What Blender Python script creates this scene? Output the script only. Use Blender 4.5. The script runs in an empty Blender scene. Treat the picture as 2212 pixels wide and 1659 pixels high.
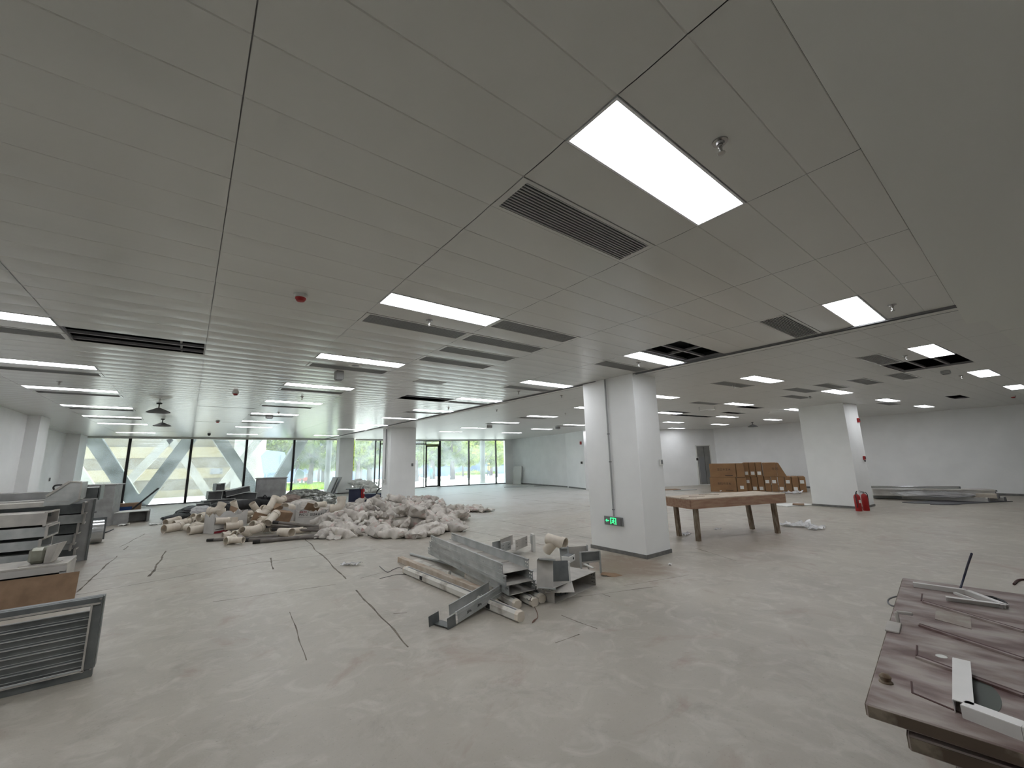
import bpy, math, random
from mathutils import Vector, Matrix, noise as mn
random.seed(7)
sc = bpy.context.scene
COL = sc.collection
# ------------------------------------------------------------------ camera, world, sun, exposure
HF = 1.64          # eye height
ZC = 3.0875        # ceiling height
FPX = 880.5
yaw, pit, rol = 0.6671, 0.1837, -0.0251
ca, sa, cb, sb = math.cos(yaw), math.sin(yaw), math.cos(pit), math.sin(pit)
fwd = Vector((sa*cb, ca*cb, sb)); rgt = Vector((ca, -sa, 0)); upv = rgt.cross(fwd)
cr, sr = math.cos(rol), math.sin(rol)
r2 = cr*rgt + sr*upv; u2 = -sr*rgt + cr*upv
cam = bpy.data.cameras.new('camera'); camo = bpy.data.objects.new('camera', cam); COL.objects.link(camo)
cam.sensor_width = 36; cam.lens = FPX/2212*36; cam.clip_start = 0.02; cam.clip_end = 500
m = Matrix.Identity(4)
for i in range(3):
    m[i][0] = r2[i]; m[i][1] = u2[i]; m[i][2] = -fwd[i]
m[0][3], m[1][3], m[2][3] = 0, 0, HF
camo.matrix_world = m
sc.camera = camo
sc.view_settings.view_transform = 'Standard'; sc.view_settings.look = 'None'
sc.view_settings.exposure = EXPO = 0.0; sc.view_settings.gamma = 1; sc.view_settings.use_curve_mapping = False
w = bpy.data.worlds.new('sky'); sc.world = w; w.use_nodes = True
bg = w.node_tree.nodes['Background']; bg.inputs[0].default_value = (0.82, 0.91, 1.0, 1); bg.inputs[1].default_value = 5.9
sun = bpy.data.lights.new('sun', 'SUN'); sun.energy = 16.0; sun.angle = 0.01; sun.color = (1, 0.96, 0.88)
suno = bpy.data.objects.new('sun', sun); COL.objects.link(suno)
suno.rotation_euler = Vector((-0.55, -0.28, -1.0)).to_track_quat('-Z', 'Y').to_euler()
LAMP = 16.5

def ray(px, py):
    return r2*(px-1106) + u2*(829.5-py) + fwd*FPX
def P(px, py, z=0.0):
    d = ray(px, py); t = (z-HF)/d.z
    return Vector((d.x*t, d.y*t, z))
def PY(px, py, Y):
    d = ray(px, py); t = Y/d.y
    return Vector((d.x*t, Y, HF+d.z*t))
def pxx(v):   # image column of a point, used only to word the labels
    d = Vector(v)-Vector((0, 0, HF)); return 1106+FPX*d.dot(r2)/max(d.dot(fwd), .01)

# ------------------------------------------------------------------ helpers
def lin(c):
    return tuple(((x/255)/12.92 if x/255 <= .04045 else ((x/255+.055)/1.055)**2.4) for x in c)
def mat(name, rgb, rough=.6, metal=0.0, rgb2=None, scale=4.0, lo=.35, hi=.65, bump=0.0, bscale=60, coat=0, detail=6, stretch=None, srgb=True):
    mt = bpy.data.materials.new(name); mt.use_nodes = True
    nt = mt.node_tree; b = nt.nodes['Principled BSDF']
    c1 = lin(rgb) if srgb else rgb
    b.inputs['Roughness'].default_value = rough; b.inputs['Metallic'].default_value = metal
    b.inputs['Base Color'].default_value = (*c1, 1)
    if coat: b.inputs['Coat Weight'].default_value = coat
    tc = nt.nodes.new('ShaderNodeTexCoord'); src = tc.outputs['Object']
    if stretch:
        mp = nt.nodes.new('ShaderNodeMapping'); mp.inputs['Scale'].default_value = stretch
        nt.links.new(src, mp.inputs['Vector']); src = mp.outputs['Vector']
    if rgb2 is not None:
        n = nt.nodes.new('ShaderNodeTexNoise'); n.inputs['Scale'].default_value = scale; n.inputs['Detail'].default_value = detail
        nt.links.new(src, n.inputs['Vector'])
        r = nt.nodes.new('ShaderNodeValToRGB'); r.color_ramp.elements[0].position = lo; r.color_ramp.elements[1].position = hi
        r.color_ramp.elements[0].color = (*c1, 1); c2 = lin(rgb2) if srgb else rgb2; r.color_ramp.elements[1].color = (*c2, 1)
        nt.links.new(n.outputs['Fac'], r.inputs['Fac']); nt.links.new(r.outputs['Color'], b.inputs['Base Color'])
    if bump:
        n2 = nt.nodes.new('ShaderNodeTexNoise'); n2.inputs['Scale'].default_value = bscale; n2.inputs['Detail'].default_value = 5
        nt.links.new(src, n2.inputs['Vector'])
        bp = nt.nodes.new('ShaderNodeBump'); bp.inputs['Strength'].default_value = bump; bp.inputs['Distance'].default_value = .01
        nt.links.new(n2.outputs['Fac'], bp.inputs['Height']); nt.links.new(bp.outputs['Normal'], b.inputs['Normal'])
    return mt
def emis(name, col, s):
    mt = bpy.data.materials.new(name); mt.use_nodes = True; b = mt.node_tree.nodes['Principled BSDF']
    b.inputs['Base Color'].default_value = (*col, 1); b.inputs['Emission Color'].default_value = (*col, 1); b.inputs['Emission Strength'].default_value = s
    return mt
class MB:
    def __init__(s, M=None): s.v = []; s.f = []; s.M = M
    def add(s, vs, fs, M=None):
        o = len(s.v)
        for q in vs:
            q = Vector(q)
            if M is not None: q = M @ q
            if s.M is not None: q = s.M @ q
            s.v.append(tuple(q))
        s.f += [tuple(i+o for i in f) for f in fs]; return s
    def box(s, c, d, M=None):
        x, y, z = c; a, b, h = d[0]/2, d[1]/2, d[2]/2
        vs = [(x+i*a, y+j*b, z+k*h) for k in (-1, 1) for j in (-1, 1) for i in (-1, 1)]
        return s.add(vs, [(0, 2, 3, 1), (4, 5, 7, 6), (0, 1, 5, 4), (2, 6, 7, 3), (0, 4, 6, 2), (1, 3, 7, 5)], M)
    def bar(s, p0, p1, w, h, up=(0, 0, 1)):
        p0 = Vector(p0); p1 = Vector(p1); d = (p1-p0); L = d.length
        if L < 1e-6: return s
        x = d/L; u = Vector(up)
        if abs(x.dot(u)) > .98: u = Vector((0, 1, 0))
        y = u.cross(x).normalized(); z = x.cross(y)
        M = Matrix(((x.x, y.x, z.x, p0.x), (x.y, y.y, z.y, p0.y), (x.z, y.z, z.z, p0.z), (0, 0, 0, 1)))
        return s.box((L/2, 0, 0), (L, w, h), M)
    def prism(s, poly, z0, z1, M=None):
        n = len(poly)
        vs = [(x, y, z0) for x, y in poly]+[(x, y, z1) for x, y in poly]
        fs = [tuple(range(n))[::-1], tuple(range(n, 2*n))]+[(i, (i+1) % n, n+(i+1) % n, n+i) for i in range(n)]
        return s.add(vs, fs, M)
    def rings(s, rings, cap=True, closed=False, M=None):
        n = len(rings[0]); vs = [q for r in rings for q in r]; fs = []
        k = len(rings)
        for a in range(k if closed else k-1):
            b = (a+1) % k
            for i in range(n):
                j = (i+1) % n; fs.append((a*n+i, a*n+j, b*n+j, b*n+i))
        if cap and not closed: fs += [tuple(range(n))[::-1], tuple((k-1)*n+i for i in range(n))]
        return s.add(vs, fs, M)
    def sweep(s, path, r, n=12, cap=True, inner=None, M=None):
        path = [Vector(p) for p in path]; R = []
        u = None
        for i, p in enumerate(path):
            t = (path[min(i+1, len(path)-1)]-path[max(i-1, 0)]).normalized()
            if u is None: u = t.orthogonal().normalized()
            u = (u-t*u.dot(t)).normalized(); v = t.cross(u)
            rr = r[i] if isinstance(r, (list, tuple)) else r
            R.append([p+(u*math.cos(a)+v*math.sin(a))*rr for a in [2*math.pi*k/n for k in range(n)]])
        if inner is None: return s.rings([[tuple(q) for q in ring] for ring in R], cap, M=M)
        I = []
        u = None
        for i, p in enumerate(path):
            rr = (r[i] if isinstance(r, (list, tuple)) else r)-inner
            I.append([p+(q-p)*(rr/((q-p).length)) for q in R[i]])
        allr = R+I[::-1]
        return s.rings([[tuple(q) for q in ring] for ring in allr], closed=True, M=M)
    def tube(s, p0, p1, r, n=12, M=None): return s.sweep([p0, p1], r, n, M=M)
    def pipe(s, p0, p1, r, t=.006, n=18, M=None): return s.sweep([p0, p1], r, n, inner=t, M=M)
    def lathe(s, prof, n=20, M=None):
        rings = [[(r*math.cos(2*math.pi*k/n), r*math.sin(2*math.pi*k/n), z) for k in range(n)] for r, z in prof]
        return s.rings(rings, M=M)
    def build(s, name, m, parent=None, loc=None, rot=None, smooth=False, bevel=0):
        me = bpy.data.meshes.new(name); me.from_pydata(s.v, [], s.f); me.validate(); me.update()
        me.materials.append(m)
        if smooth:
            me.polygons.foreach_set('use_smooth', [True]*len(me.polygons))
            try: me.set_sharp_from_angle(angle=math.radians(38))
            except Exception: pass
        o = bpy.data.objects.new(name, me); COL.objects.link(o)
        if loc is not None: o.location = loc
        if rot is not None: o.rotation_euler = rot
        if parent: o.parent = parent
        if bevel:
            b = o.modifiers.new('bevel', 'BEVEL'); b.width = bevel; b.segments = 1; b.limit_method = 'ANGLE'
        return o
def tag(o, label=None, cat=None, group=None, kind=None):
    if label: o['label'] = label
    if cat: o['category'] = cat
    if group: o['group'] = group
    if kind: o['kind'] = kind
    return o
def thing(name, label, cat, loc=(0, 0, 0), rz=0.0, group=None, rot=None):
    o = bpy.data.objects.new(name, None); COL.objects.link(o); o.location = loc; o.empty_display_size = .1
    o.rotation_euler = rot if rot is not None else (0, 0, rz)
    return tag(o, label, cat, group)
def solo(name, mb, m, label, cat, loc=(0, 0, 0), rz=0.0, group=None, rot=None, **k):
    return tag(mb.build(name, m, loc=loc, rot=rot if rot is not None else (0, 0, rz), **k), label, cat, group)
def struct(name, mb, m, parent=None, **k):
    o = mb.build(name, m, parent, **k)
    if parent is None: o['kind'] = 'structure'
    return o
def dup(root, loc, rot=None, label=None, group=None, scale=None):
    r = root.copy(); COL.objects.link(r); r.location = loc
    if rot is not None: r.rotation_euler = rot
    if scale is not None: r.scale = scale
    if label: r['label'] = label
    if group: r['group'] = group
    for ch in root.children:
        c = ch.copy(); COL.objects.link(c); c.parent = r
        for g in ch.children:
            d = g.copy(); COL.objects.link(d); d.parent = c
    return r
ORD = ['', 'first', 'second', 'third', 'fourth', 'fifth', 'sixth', 'seventh', 'eighth', 'ninth', 'tenth', 'eleventh', 'twelfth', 'thirteenth', 'fourteenth',
       'fifteenth', 'sixteenth', 'seventeenth', 'eighteenth', 'nineteenth', 'twentieth', 'twenty-first', 'twenty-second', 'twenty-third', 'twenty-fourth', 'twenty-fifth',
       'twenty-sixth', 'twenty-seventh', 'twenty-eighth', 'twenty-ninth', 'thirtieth']
def frame_from(p0, p1):
    d = Vector(p1)-Vector(p0); return math.atan2(d.y, d.x), d.length

# ------------------------------------------------------------------ materials
M_wall = mat('wall_paint', (238, 239, 238), .7, rgb2=(232, 233, 232), scale=1.5, bump=.05)
M_pil = mat('pillar_paint', (242, 243, 241), .65, rgb2=(236, 237, 235), scale=1.5, bump=.05)
M_ceil = mat('ceiling_panel_enamel', (206, 206, 200), .22, 0.0)
M_ceil.node_tree.nodes['Principled BSDF'].inputs['IOR'].default_value = 1.6
M_ceil2 = mat('ceiling_panel_matt', (208, 208, 204), .4, 0.0)
M_gyp = mat('gypsum_paint', (219, 220, 215), .85)
M_run = mat('runner_steel', (150, 150, 150), .45, .3)
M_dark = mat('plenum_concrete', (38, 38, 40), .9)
M_black = mat('black_slot', (22, 22, 24), .8)
M_grey = mat('grey_plastic', (120, 121, 122), .6)
M_base = mat('skirting_grey', (100, 100, 98), .7, rgb2=(122, 121, 117), scale=9)
M_lf = mat('lamp_frame_white', (235, 235, 235), .4)
M_lamp = emis('lamp_diffuser', (0.93, 0.95, 1.0), LAMP)
M_vent = mat('vent_grey_white', (160, 161, 159), .5)
M_chrome = mat('chrome', (170, 168, 166), .25, .9)
M_red = mat('red_plastic', (158, 26, 26), .45)
M_white = mat('white_plastic', (215, 215, 210), .5)
M_galv = mat('galvanised_steel', (188, 190, 187), .45, .15, rgb2=(162, 165, 163), scale=5, bump=.03)
M_galvd = mat('dusty_galvanised_steel', (192, 188, 180), .6, .08, rgb2=(166, 162, 156), scale=4, bump=.03)
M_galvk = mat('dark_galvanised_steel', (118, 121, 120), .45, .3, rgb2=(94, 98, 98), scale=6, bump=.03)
M_bright = mat('bright_steel', (190, 192, 192), .22, .85)
M_pvc = mat('cream_pvc', (222, 213, 198), .45, rgb2=(203, 192, 176), scale=5)
M_sheet = mat('grey_painted_sheet', (160, 160, 159), .5, .1, rgb2=(138, 138, 136), scale=4)
M_card = mat('cardboard', (148, 122, 98), .85, rgb2=(128, 104, 82), scale=6)
M_card2 = mat('carton_brown', (146, 112, 78), .85, rgb2=(132, 100, 70), scale=2)
M_ply = mat('dusty_plywood', (202, 192, 178), .8, rgb2=(178, 160, 140), scale=5, stretch=(1, 5, 1))
M_apron = mat('stained_timber', (164, 136, 112), .8, rgb2=(146, 112, 94), scale=5, stretch=(1, 4, 4))
M_leg = mat('old_timber', (104, 86, 68), .85, rgb2=(142, 132, 116), scale=7, stretch=(4, 4, 1), lo=.4, hi=.7)
M_blk = mat('black_rubber', (26, 26, 27), .55, rgb2=(44, 44, 46), scale=8)
M_foil = mat('crumpled_foil_wrap', (150, 152, 146), .22, .75, rgb2=(90, 92, 88), scale=9, bump=1.0, bscale=18)
M_blue = mat('dark_blue_paint', (30, 36, 62), .5)
M_conc = mat('cast_concrete', (122, 127, 119), .8, rgb2=(100, 107, 101), scale=1.2, bump=.15)
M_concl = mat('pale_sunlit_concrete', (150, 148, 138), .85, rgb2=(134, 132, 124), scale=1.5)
M_frame = mat('black_window_frame', (28, 26, 27), .45, .2)
M_ink = mat('black_ink', (34, 32, 30), .7)
M_paper = mat('white_paper', (226, 226, 222), .8)
M_sackw = mat('white_woven_sack', (226, 225, 220), .75, rgb2=(205, 204, 200), scale=5, bump=.2, bscale=120)
M_film = bpy.data.materials.new('clear_film'); M_film.use_nodes = True
b_ = M_film.node_tree.nodes['Principled BSDF']; b_.inputs['Base Color'].default_value = (.8, .8, .8, 1); b_.inputs['Roughness'].default_value = .2; b_.inputs['Alpha'].default_value = .55
def sack_mat(name, a, b_, pink, thr):
    mt = mat(name, a, .85, rgb2=b_, scale=3, bump=.15, bscale=40)
    nt = mt.node_tree; pb = nt.nodes['Principled BSDF']; prev = pb.inputs['Base Color'].links[0].from_socket
    oi = nt.nodes.new('ShaderNodeObjectInfo'); tc = nt.nodes.new('ShaderNodeTexCoord')
    va = nt.nodes.new('ShaderNodeVectorMath'); va.operation = 'ADD'; nt.links.new(tc.outputs['Object'], va.inputs[0])
    mu = nt.nodes.new('ShaderNodeMath'); mu.operation = 'MULTIPLY'; mu.inputs[1].default_value = 37; nt.links.new(oi.outputs['Random'], mu.inputs[0]); nt.links.new(mu.outputs[0], va.inputs[1])
    n = nt.nodes.new('ShaderNodeTexNoise'); n.inputs['Scale'].default_value = 3.2; n.inputs['Detail'].default_value = 3; nt.links.new(va.outputs[0], n.inputs['Vector'])
    r = nt.nodes.new('ShaderNodeValToRGB'); r.color_ramp.elements[0].position = thr; r.color_ramp.elements[1].position = thr+.12
    nt.links.new(n.outputs['Fac'], r.inputs['Fac'])
    mx = nt.nodes.new('ShaderNodeMixRGB'); mx.inputs[2].default_value = (*lin(pink), 1); nt.links.new(r.outputs['Color'], mx.inputs[0]); nt.links.new(prev, mx.inputs[1])
    # each sack a little lighter or dustier than the next
    hv = nt.nodes.new('ShaderNodeHueSaturation'); mr = nt.nodes.new('ShaderNodeMapRange'); mr.inputs['To Min'].default_value = .82; mr.inputs['To Max'].default_value = 1.1
    nt.links.new(oi.outputs['Random'], mr.inputs['Value']); nt.links.new(mr.outputs[0], hv.inputs['Value']); nt.links.new(mx.outputs[0], hv.inputs['Color'])
    nt.links.new(hv.outputs[0], pb.inputs['Base Color'])
    return mt
M_sack = sack_mat('dusty_rubble_sack', (216, 211, 203), (188, 181, 172), (200, 168, 162), .6)
M_glass = bpy.data.materials.new('window_glass'); M_glass.use_nodes = True
nt = M_glass.node_tree; nt.nodes.clear()
o_ = nt.nodes.new('ShaderNodeOutputMaterial'); tr = nt.nodes.new('ShaderNodeBsdfTransparent'); gl = nt.nodes.new('ShaderNodeBsdfGlossy'); df = nt.nodes.new('ShaderNodeBsdfDiffuse')
tl = nt.nodes.new('ShaderNodeBsdfTranslucent'); tl.inputs[0].default_value = (.85, .92, .95, 1)
tr.inputs[0].default_value = (.9, .95, .95, 1); gl.inputs['Roughness'].default_value = .02; df.inputs[0].default_value = (.8, .86, .86, 1)
fr = nt.nodes.new('ShaderNodeFresnel'); fr.inputs[0].default_value = 1.5
m1 = nt.nodes.new('ShaderNodeMixShader'); m2 = nt.nodes.new('ShaderNodeMixShader')
# dust film, thicker towards the sill and in smears
nz = nt.nodes.new('ShaderNodeTexNoise'); nz.inputs['Scale'].default_value = 1.6; nz.inputs['Detail'].default_value = 8
tc = nt.nodes.new('ShaderNodeTexCoord'); nt.links.new(tc.outputs['Object'], nz.inputs['Vector'])
mr = nt.nodes.new('ShaderNodeMapRange'); mr.inputs['From Min'].default_value = .3; mr.inputs['From Max'].default_value = .75; mr.inputs['To Min'].default_value = .06; mr.inputs['To Max'].default_value = .22
nt.links.new(nz.outputs['Fac'], mr.inputs['Value'])
nt.links.new(mr.outputs[0], m2.inputs[0]); nt.links.new(tr.outputs[0], m2.inputs[1]); nt.links.new(tl.outputs[0], m2.inputs[2])
nt.links.new(fr.outputs[0], m1.inputs[0]); nt.links.new(m2.outputs[0], m1.inputs[1]); nt.links.new(gl.outputs[0], m1.inputs[2]); nt.links.new(m1.outputs[0], o_.inputs[0])

# floor: dusty concrete screed
M_floor = mat('dusty_concrete_floor', (152, 149, 141), .44)
nt = M_floor.node_tree; pb = nt.nodes['Principled BSDF']; tc = nt.nodes.new('ShaderNodeTexCoord')
def nz_(scale, detail=8, dist=0, stretch=None, rough=.6):
    n = nt.nodes.new('ShaderNodeTexNoise'); n.inputs['Scale'].default_value = scale; n.inputs['Detail'].default_value = detail; n.inputs['Distortion'].default_value = dist; n.inputs['Roughness'].default_value = rough
    if stretch:
        mp = nt.nodes.new('ShaderNodeMapping'); mp.inputs['Scale'].default_value = stretch; mp.inputs['Rotation'].default_value = (0, 0, .3); nt.links.new(tc.outputs['Object'], mp.inputs['Vector']); nt.links.new(mp.outputs[0], n.inputs['Vector'])
    else: nt.links.new(tc.outputs['Object'], n.inputs['Vector'])
    return n.outputs['Fac']
def ramp_(f, a, b): 
    r = nt.nodes.new('ShaderNodeMapRange'); r.inputs['From Min'].default_value = a; r.inputs['From Max'].default_value = b; nt.links.new(f, r.inputs['Value']); return r.outputs[0]
def mix_(f, c1, c2, amt=1.0):
    x = nt.nodes.new('ShaderNodeMixRGB')
    mm = nt.nodes.new('ShaderNodeMath'); mm.operation = 'MULTIPLY'; mm.inputs[1].default_value = amt; nt.links.new(f, mm.inputs[0]); nt.links.new(mm.outputs[0], x.inputs[0])
    if isinstance(c1, tuple): x.inputs[1].default_value = (*lin(c1), 1)
    else: nt.links.new(c1, x.inputs[1])
    x.inputs[2].default_value = (*lin(c2), 1); return x.outputs[0]
c = mix_(ramp_(nz_(.55, 6), .35, .65), (174, 168, 156), (158, 152, 141))
c = mix_(ramp_(nz_(3.5, 9, 1.2), .5, .72), c, (192, 187, 177), .65)
c = mix_(ramp_(nz_(1.7, 9, .6, rough=.7), .55, .75), c, (132, 125, 114), .7)
c = mix_(ramp_(nz_(.9, 7, 2.0), .57, .7), c, (150, 130, 118), .65)
c = mix_(ramp_(nz_(2.2, 6, .3, (1, .18, 1)), .58, .74), c, (196, 191, 181), .4)
c = mix_(ramp_(nz_(45, 4), .62, .75), c, (116, 112, 104), .5)
# damp brown stain in front of the near pillar
gx = nt.nodes.new('ShaderNodeVectorMath'); gx.operation = 'DISTANCE'; gx.inputs[1].default_value = (5.35, 4.3, 0); nt.links.new(tc.outputs['Object'], gx.inputs[0])
ad = nt.nodes.new('ShaderNodeMath'); ad.operation = 'MULTIPLY_ADD'; ad.inputs[1].default_value = 1.6; nt.links.new(nz_(2.4, 8, .8), ad.inputs[0]); nt.links.new(gx.outputs['Value'], ad.inputs[2])
c = mix_(ramp_(ad.outputs[0], 1.75, 1.2), c, (124, 104, 86), .8)
gx = nt.nodes.new('ShaderNodeVectorMath'); gx.operation = 'DISTANCE'; gx.inputs[1].default_value = (8.6, 3.9, 0); nt.links.new(tc.outputs['Object'], gx.inputs[0])
ad = nt.nodes.new('ShaderNodeMath'); ad.operation = 'MULTIPLY_ADD'; ad.inputs[1].default_value = 2.4; nt.links.new(nz_(1.4, 8, .8), ad.inputs[0]); nt.links.new(gx.outputs['Value'], ad.inputs[2])
c = mix_(ramp_(ad.outputs[0], 3.0, 1.6), c, (136, 122, 108), .55)
# plaster dust, plus daylight painted as paler floor colour, toward the glass door
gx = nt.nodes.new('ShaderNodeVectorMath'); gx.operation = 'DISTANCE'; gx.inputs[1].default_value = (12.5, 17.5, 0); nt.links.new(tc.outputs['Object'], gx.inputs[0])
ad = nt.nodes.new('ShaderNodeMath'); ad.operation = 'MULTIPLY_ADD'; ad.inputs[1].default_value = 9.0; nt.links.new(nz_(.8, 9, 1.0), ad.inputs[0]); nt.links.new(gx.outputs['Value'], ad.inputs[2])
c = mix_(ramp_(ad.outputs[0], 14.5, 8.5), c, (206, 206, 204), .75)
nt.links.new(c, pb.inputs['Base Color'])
bp = nt.nodes.new('ShaderNodeBump'); bp.inputs['Strength'].default_value = .35; bp.inputs['Distance'].default_value = .01
nt.links.new(nz_(14, 9, .4), bp.inputs['Height']); nt.links.new(bp.outputs[0], pb.inputs['Normal'])
M_joint = mat('dark_saw_cut', (86, 78, 69), .9, rgb2=(124, 116, 105), scale=6)
M_grass = mat('lawn_green', (120, 158, 30), .9, rgb2=(160, 184, 36), scale=8)
M_leafa = mat('sunlit_leaves', (124, 142, 58), .7, rgb2=(80, 106, 60), scale=1.2)
M_leafb = mat('yellow_green_leaves', (150, 162, 66), .7, rgb2=(106, 130, 58), scale=1.2)
for q in (M_leafa, M_leafb):   # thin leaves let half of the sun through
    n_t = q.node_tree; pb_ = n_t.nodes['Principled BSDF']; out_ = n_t.nodes['Material Output']; tl_ = n_t.nodes.new('ShaderNodeBsdfTranslucent'); mx_ = n_t.nodes.new('ShaderNodeMixShader'); mx_.inputs[0].default_value = .45
    n_t.links.new(pb_.inputs['Base Color'].links[0].from_socket, tl_.inputs['Color']); n_t.links.new(pb_.outputs[0], mx_.inputs[1]); n_t.links.new(tl_.outputs[0], mx_.inputs[2]); n_t.links.new(mx_.outputs[0], out_.inputs['Surface'])
M_bark = mat('bark', (112, 98, 96), .9, rgb2=(84, 74, 74), scale=6, stretch=(4, 4, 1))
M_pave = mat('pale_plaza_paving', (232, 230, 226), .8, rgb2=(216, 214, 210), scale=.6)
M_beige = mat('beige_render', (132, 122, 94), .8)
M_beige2 = mat('tan_render', (100, 93, 76), .8)
def PL(px, py, a, b):
    # where the sight line meets the vertical plane through a and b
    d = ray(px, py); n = Vector((-(b[1]-a[1]), b[0]-a[0], 0)); t = n.dot(Vector((a[0], a[1], 0)))/n.dot(d)
    return Vector((d.x*t, d.y*t, HF+d.z*t))
# ------------------------------------------------------------------ structure
TOP = 3.95
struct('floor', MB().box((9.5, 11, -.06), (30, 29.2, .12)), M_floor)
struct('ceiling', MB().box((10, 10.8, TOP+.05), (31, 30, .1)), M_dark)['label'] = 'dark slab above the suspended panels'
X0, DX, Y0, DY = .037, 1.2, .53, .3
# suspended ceiling, left field: panels 1.2 x 0.3 m; cells that hold lamps, vents or gaps are left out
lampL = [(-2, r) for r in (1, 9, 17, 25, 33, 42, 50, 58, 72)] + [(1, r) for r in (1, 9, 17, 25, 33, 42, 50, 58, 72)] + [(4, r) for r in (1, 9, 17, 25, 33, 41, 50, 58, 72)]
ventL = [(-2, r) for r in (19, 27, 35, 44, 52)] + [(1, r) for r in (3, 11, 19, 27, 36, 44, 52)] + [(2, 9), (2, 11), (2, 13), (2, 15)] + [(4, 3), (4, 11), (4, 19), (4, 27), (4, 35)]
gapL = [(-1, 18), (-1, 19), (4, 7), (4, 8), (3, 26), (3, 27)]
slit = [(0, 38), (0, 52), (-1, 69), (-2, 68)]
PROF = [(0, .0025), (.004, 0), (.08, -.0022), (.15, -.003), (.22, -.0022), (.296, 0), (.3, .0025)]
mbp = MB()
for i in range(-4, 5):
    for r in range(-1, 82):
        if (i, r) in lampL or (i, r) in ventL or (i, r) in gapL: continue
        xa, xb = X0+DX*i+.0025, X0+DX*(i+1)-.0025
        for (v0, z0), (v1, z1) in zip(PROF[:-1], PROF[1:]):
            if (i, r) in slit and v1 > .22: continue
            ya, yb = Y0+DY*r+v0, Y0+DY*r+v1
            if yb <= .307: continue
            ya = max(ya, .307)
            if ya >= 25.1: continue
            mbp.add([(xa, ya, ZC+z0), (xb, ya, ZC+z0), (xb, yb, ZC+z1), (xa, yb, ZC+z1)], [(0, 3, 2, 1)])
struct('ceiling', mbp, M_ceil)['label'] = 'suspended ceiling of long off-white metal panels, left field'
# right field: the same panels laid out five degrees askew
TH = -.089; UX = Vector((math.cos(TH), math.sin(TH))); VY = Vector((-math.sin(TH), math.cos(TH))); OR = Vector((8.654, .775))
def G(i, j): q = OR + UX*(1.2055*i) + VY*(.3025*j); return q
lampR = [(0, 0), (3, 0), (6, 0), (0, 8), (3, 8), (6, 8), (9, 8), (0, 16), (3, 16), (6, 16), (9, 16), (3, 24), (0, 24), (6, 24), (9, 24), (0, 32), (3, 32), (6, 32), (9, 32), (0, 40), (3, 40), (6, 40), (9, 40), (0, 49), (3, 48), (6, 48), (0, 57), (3, 57)]
ventR = [(0, 2), (2, 3), (2, 5), (2, 7), (2, 9), (3, 11), (0, 10), (2, 17), (7, 9), (0, 34), (3, 42), (0, 42), (2, 25)]
gapR = [(1, 0), (1, 1), (1, 2), (7, 4), (4, 17), (5, 25), (4, 25), (5, 21), (3, 23)]
def clip(poly, a, b, c):   # keep a*x+b*y+c >= 0
    out = []
    for k in range(len(poly)):
        p, q = poly[k], poly[(k+1) % len(poly)]
        dp, dq = a*p[0]+b*p[1]+c, a*q[0]+b*q[1]+c
        if dp >= 0: out.append(p)
        if (dp >= 0) != (dq >= 0):
            t = dp/(dp-dq); out.append((p[0]+(q[0]-p[0])*t, p[1]+(q[1]-p[1])*t, p[2]+(q[2]-p[2])*t))
    return out
mbr = MB(); PR2 = [(-.5, .0025), (-.487, 0), (0, -.002), (.487, 0), (.5, .0025)]
for i in range(-4, 13):
    for j in range(-2, 84):
        if (i, j) in lampR or (i, j) in ventR or (i, j) in gapR: continue
        for (v0, z0), (v1, z1) in zip(PR2[:-1], PR2[1:]):
            a, b, c_, d = G(i-.4985, j+v0), G(i+.4985, j+v0), G(i+.4985, j+v1), G(i-.4985, j+v1)
            poly = [(a.x, a.y, ZC+z0), (b.x, b.y, ZC+z0), (c_.x, c_.y, ZC+z1), (d.x, d.y, ZC+z1)]
            poly = clip(poly, 1, 0, -6.32)
            if poly: poly = clip(poly, 0, -1, 25.1)
            if poly: poly = clip(poly, -1, 0, 23.6)
            if len(poly) >= 3: mbr.add(poly, [tuple(range(len(poly)))[::-1]])
struct('ceiling', mbr, M_ceil2)['label'] = 'suspended ceiling of off-white metal panels, right field, set slightly askew'
# plain plasterboard margin, strip and step
g = MB()
g.box((.6, -1.7, ZC+.02), (13, 4.01, .05))
g.box((6.22, 12.75, ZC+.022), (.2, 24.9, .04))
a, b, c_, d = G(-1.3, -2.5), G(13, -2.5), G(13, -16), G(-1.3, -16)
g.prism([(a.x, a.y), (d.x, d.y), (c_.x, c_.y), (b.x, b.y)], ZC-.002, ZC+.05)
a, b, c_, d = G(-.56, -2.5), G(13, -2.5), G(13, -16), G(-.56, -16)
g.prism([(a.x, a.y), (d.x, d.y), (c_.x, c_.y), (b.x, b.y)], ZC-.012, ZC)
struct('ceiling', g, M_gyp)['label'] = 'plain painted plasterboard margin of the ceiling'
# dark movement slot that crosses the whole ceiling, with its aluminium lips
struct('trim_1', MB().box((6.08, 12.7, ZC+.06), (.075, 24.8, .05)), M_black)['label'] = 'long dark slot across the ceiling'
struct('trim_2', MB().box((6.043, 12.7, ZC+.01), (.012, 24.8, .05)).box((6.118, 12.7, ZC+.01), (.012, 24.8, .05)).box((6.08, 12.7, ZC+.035), (.02, 24.8, .01)), M_grey)
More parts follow.
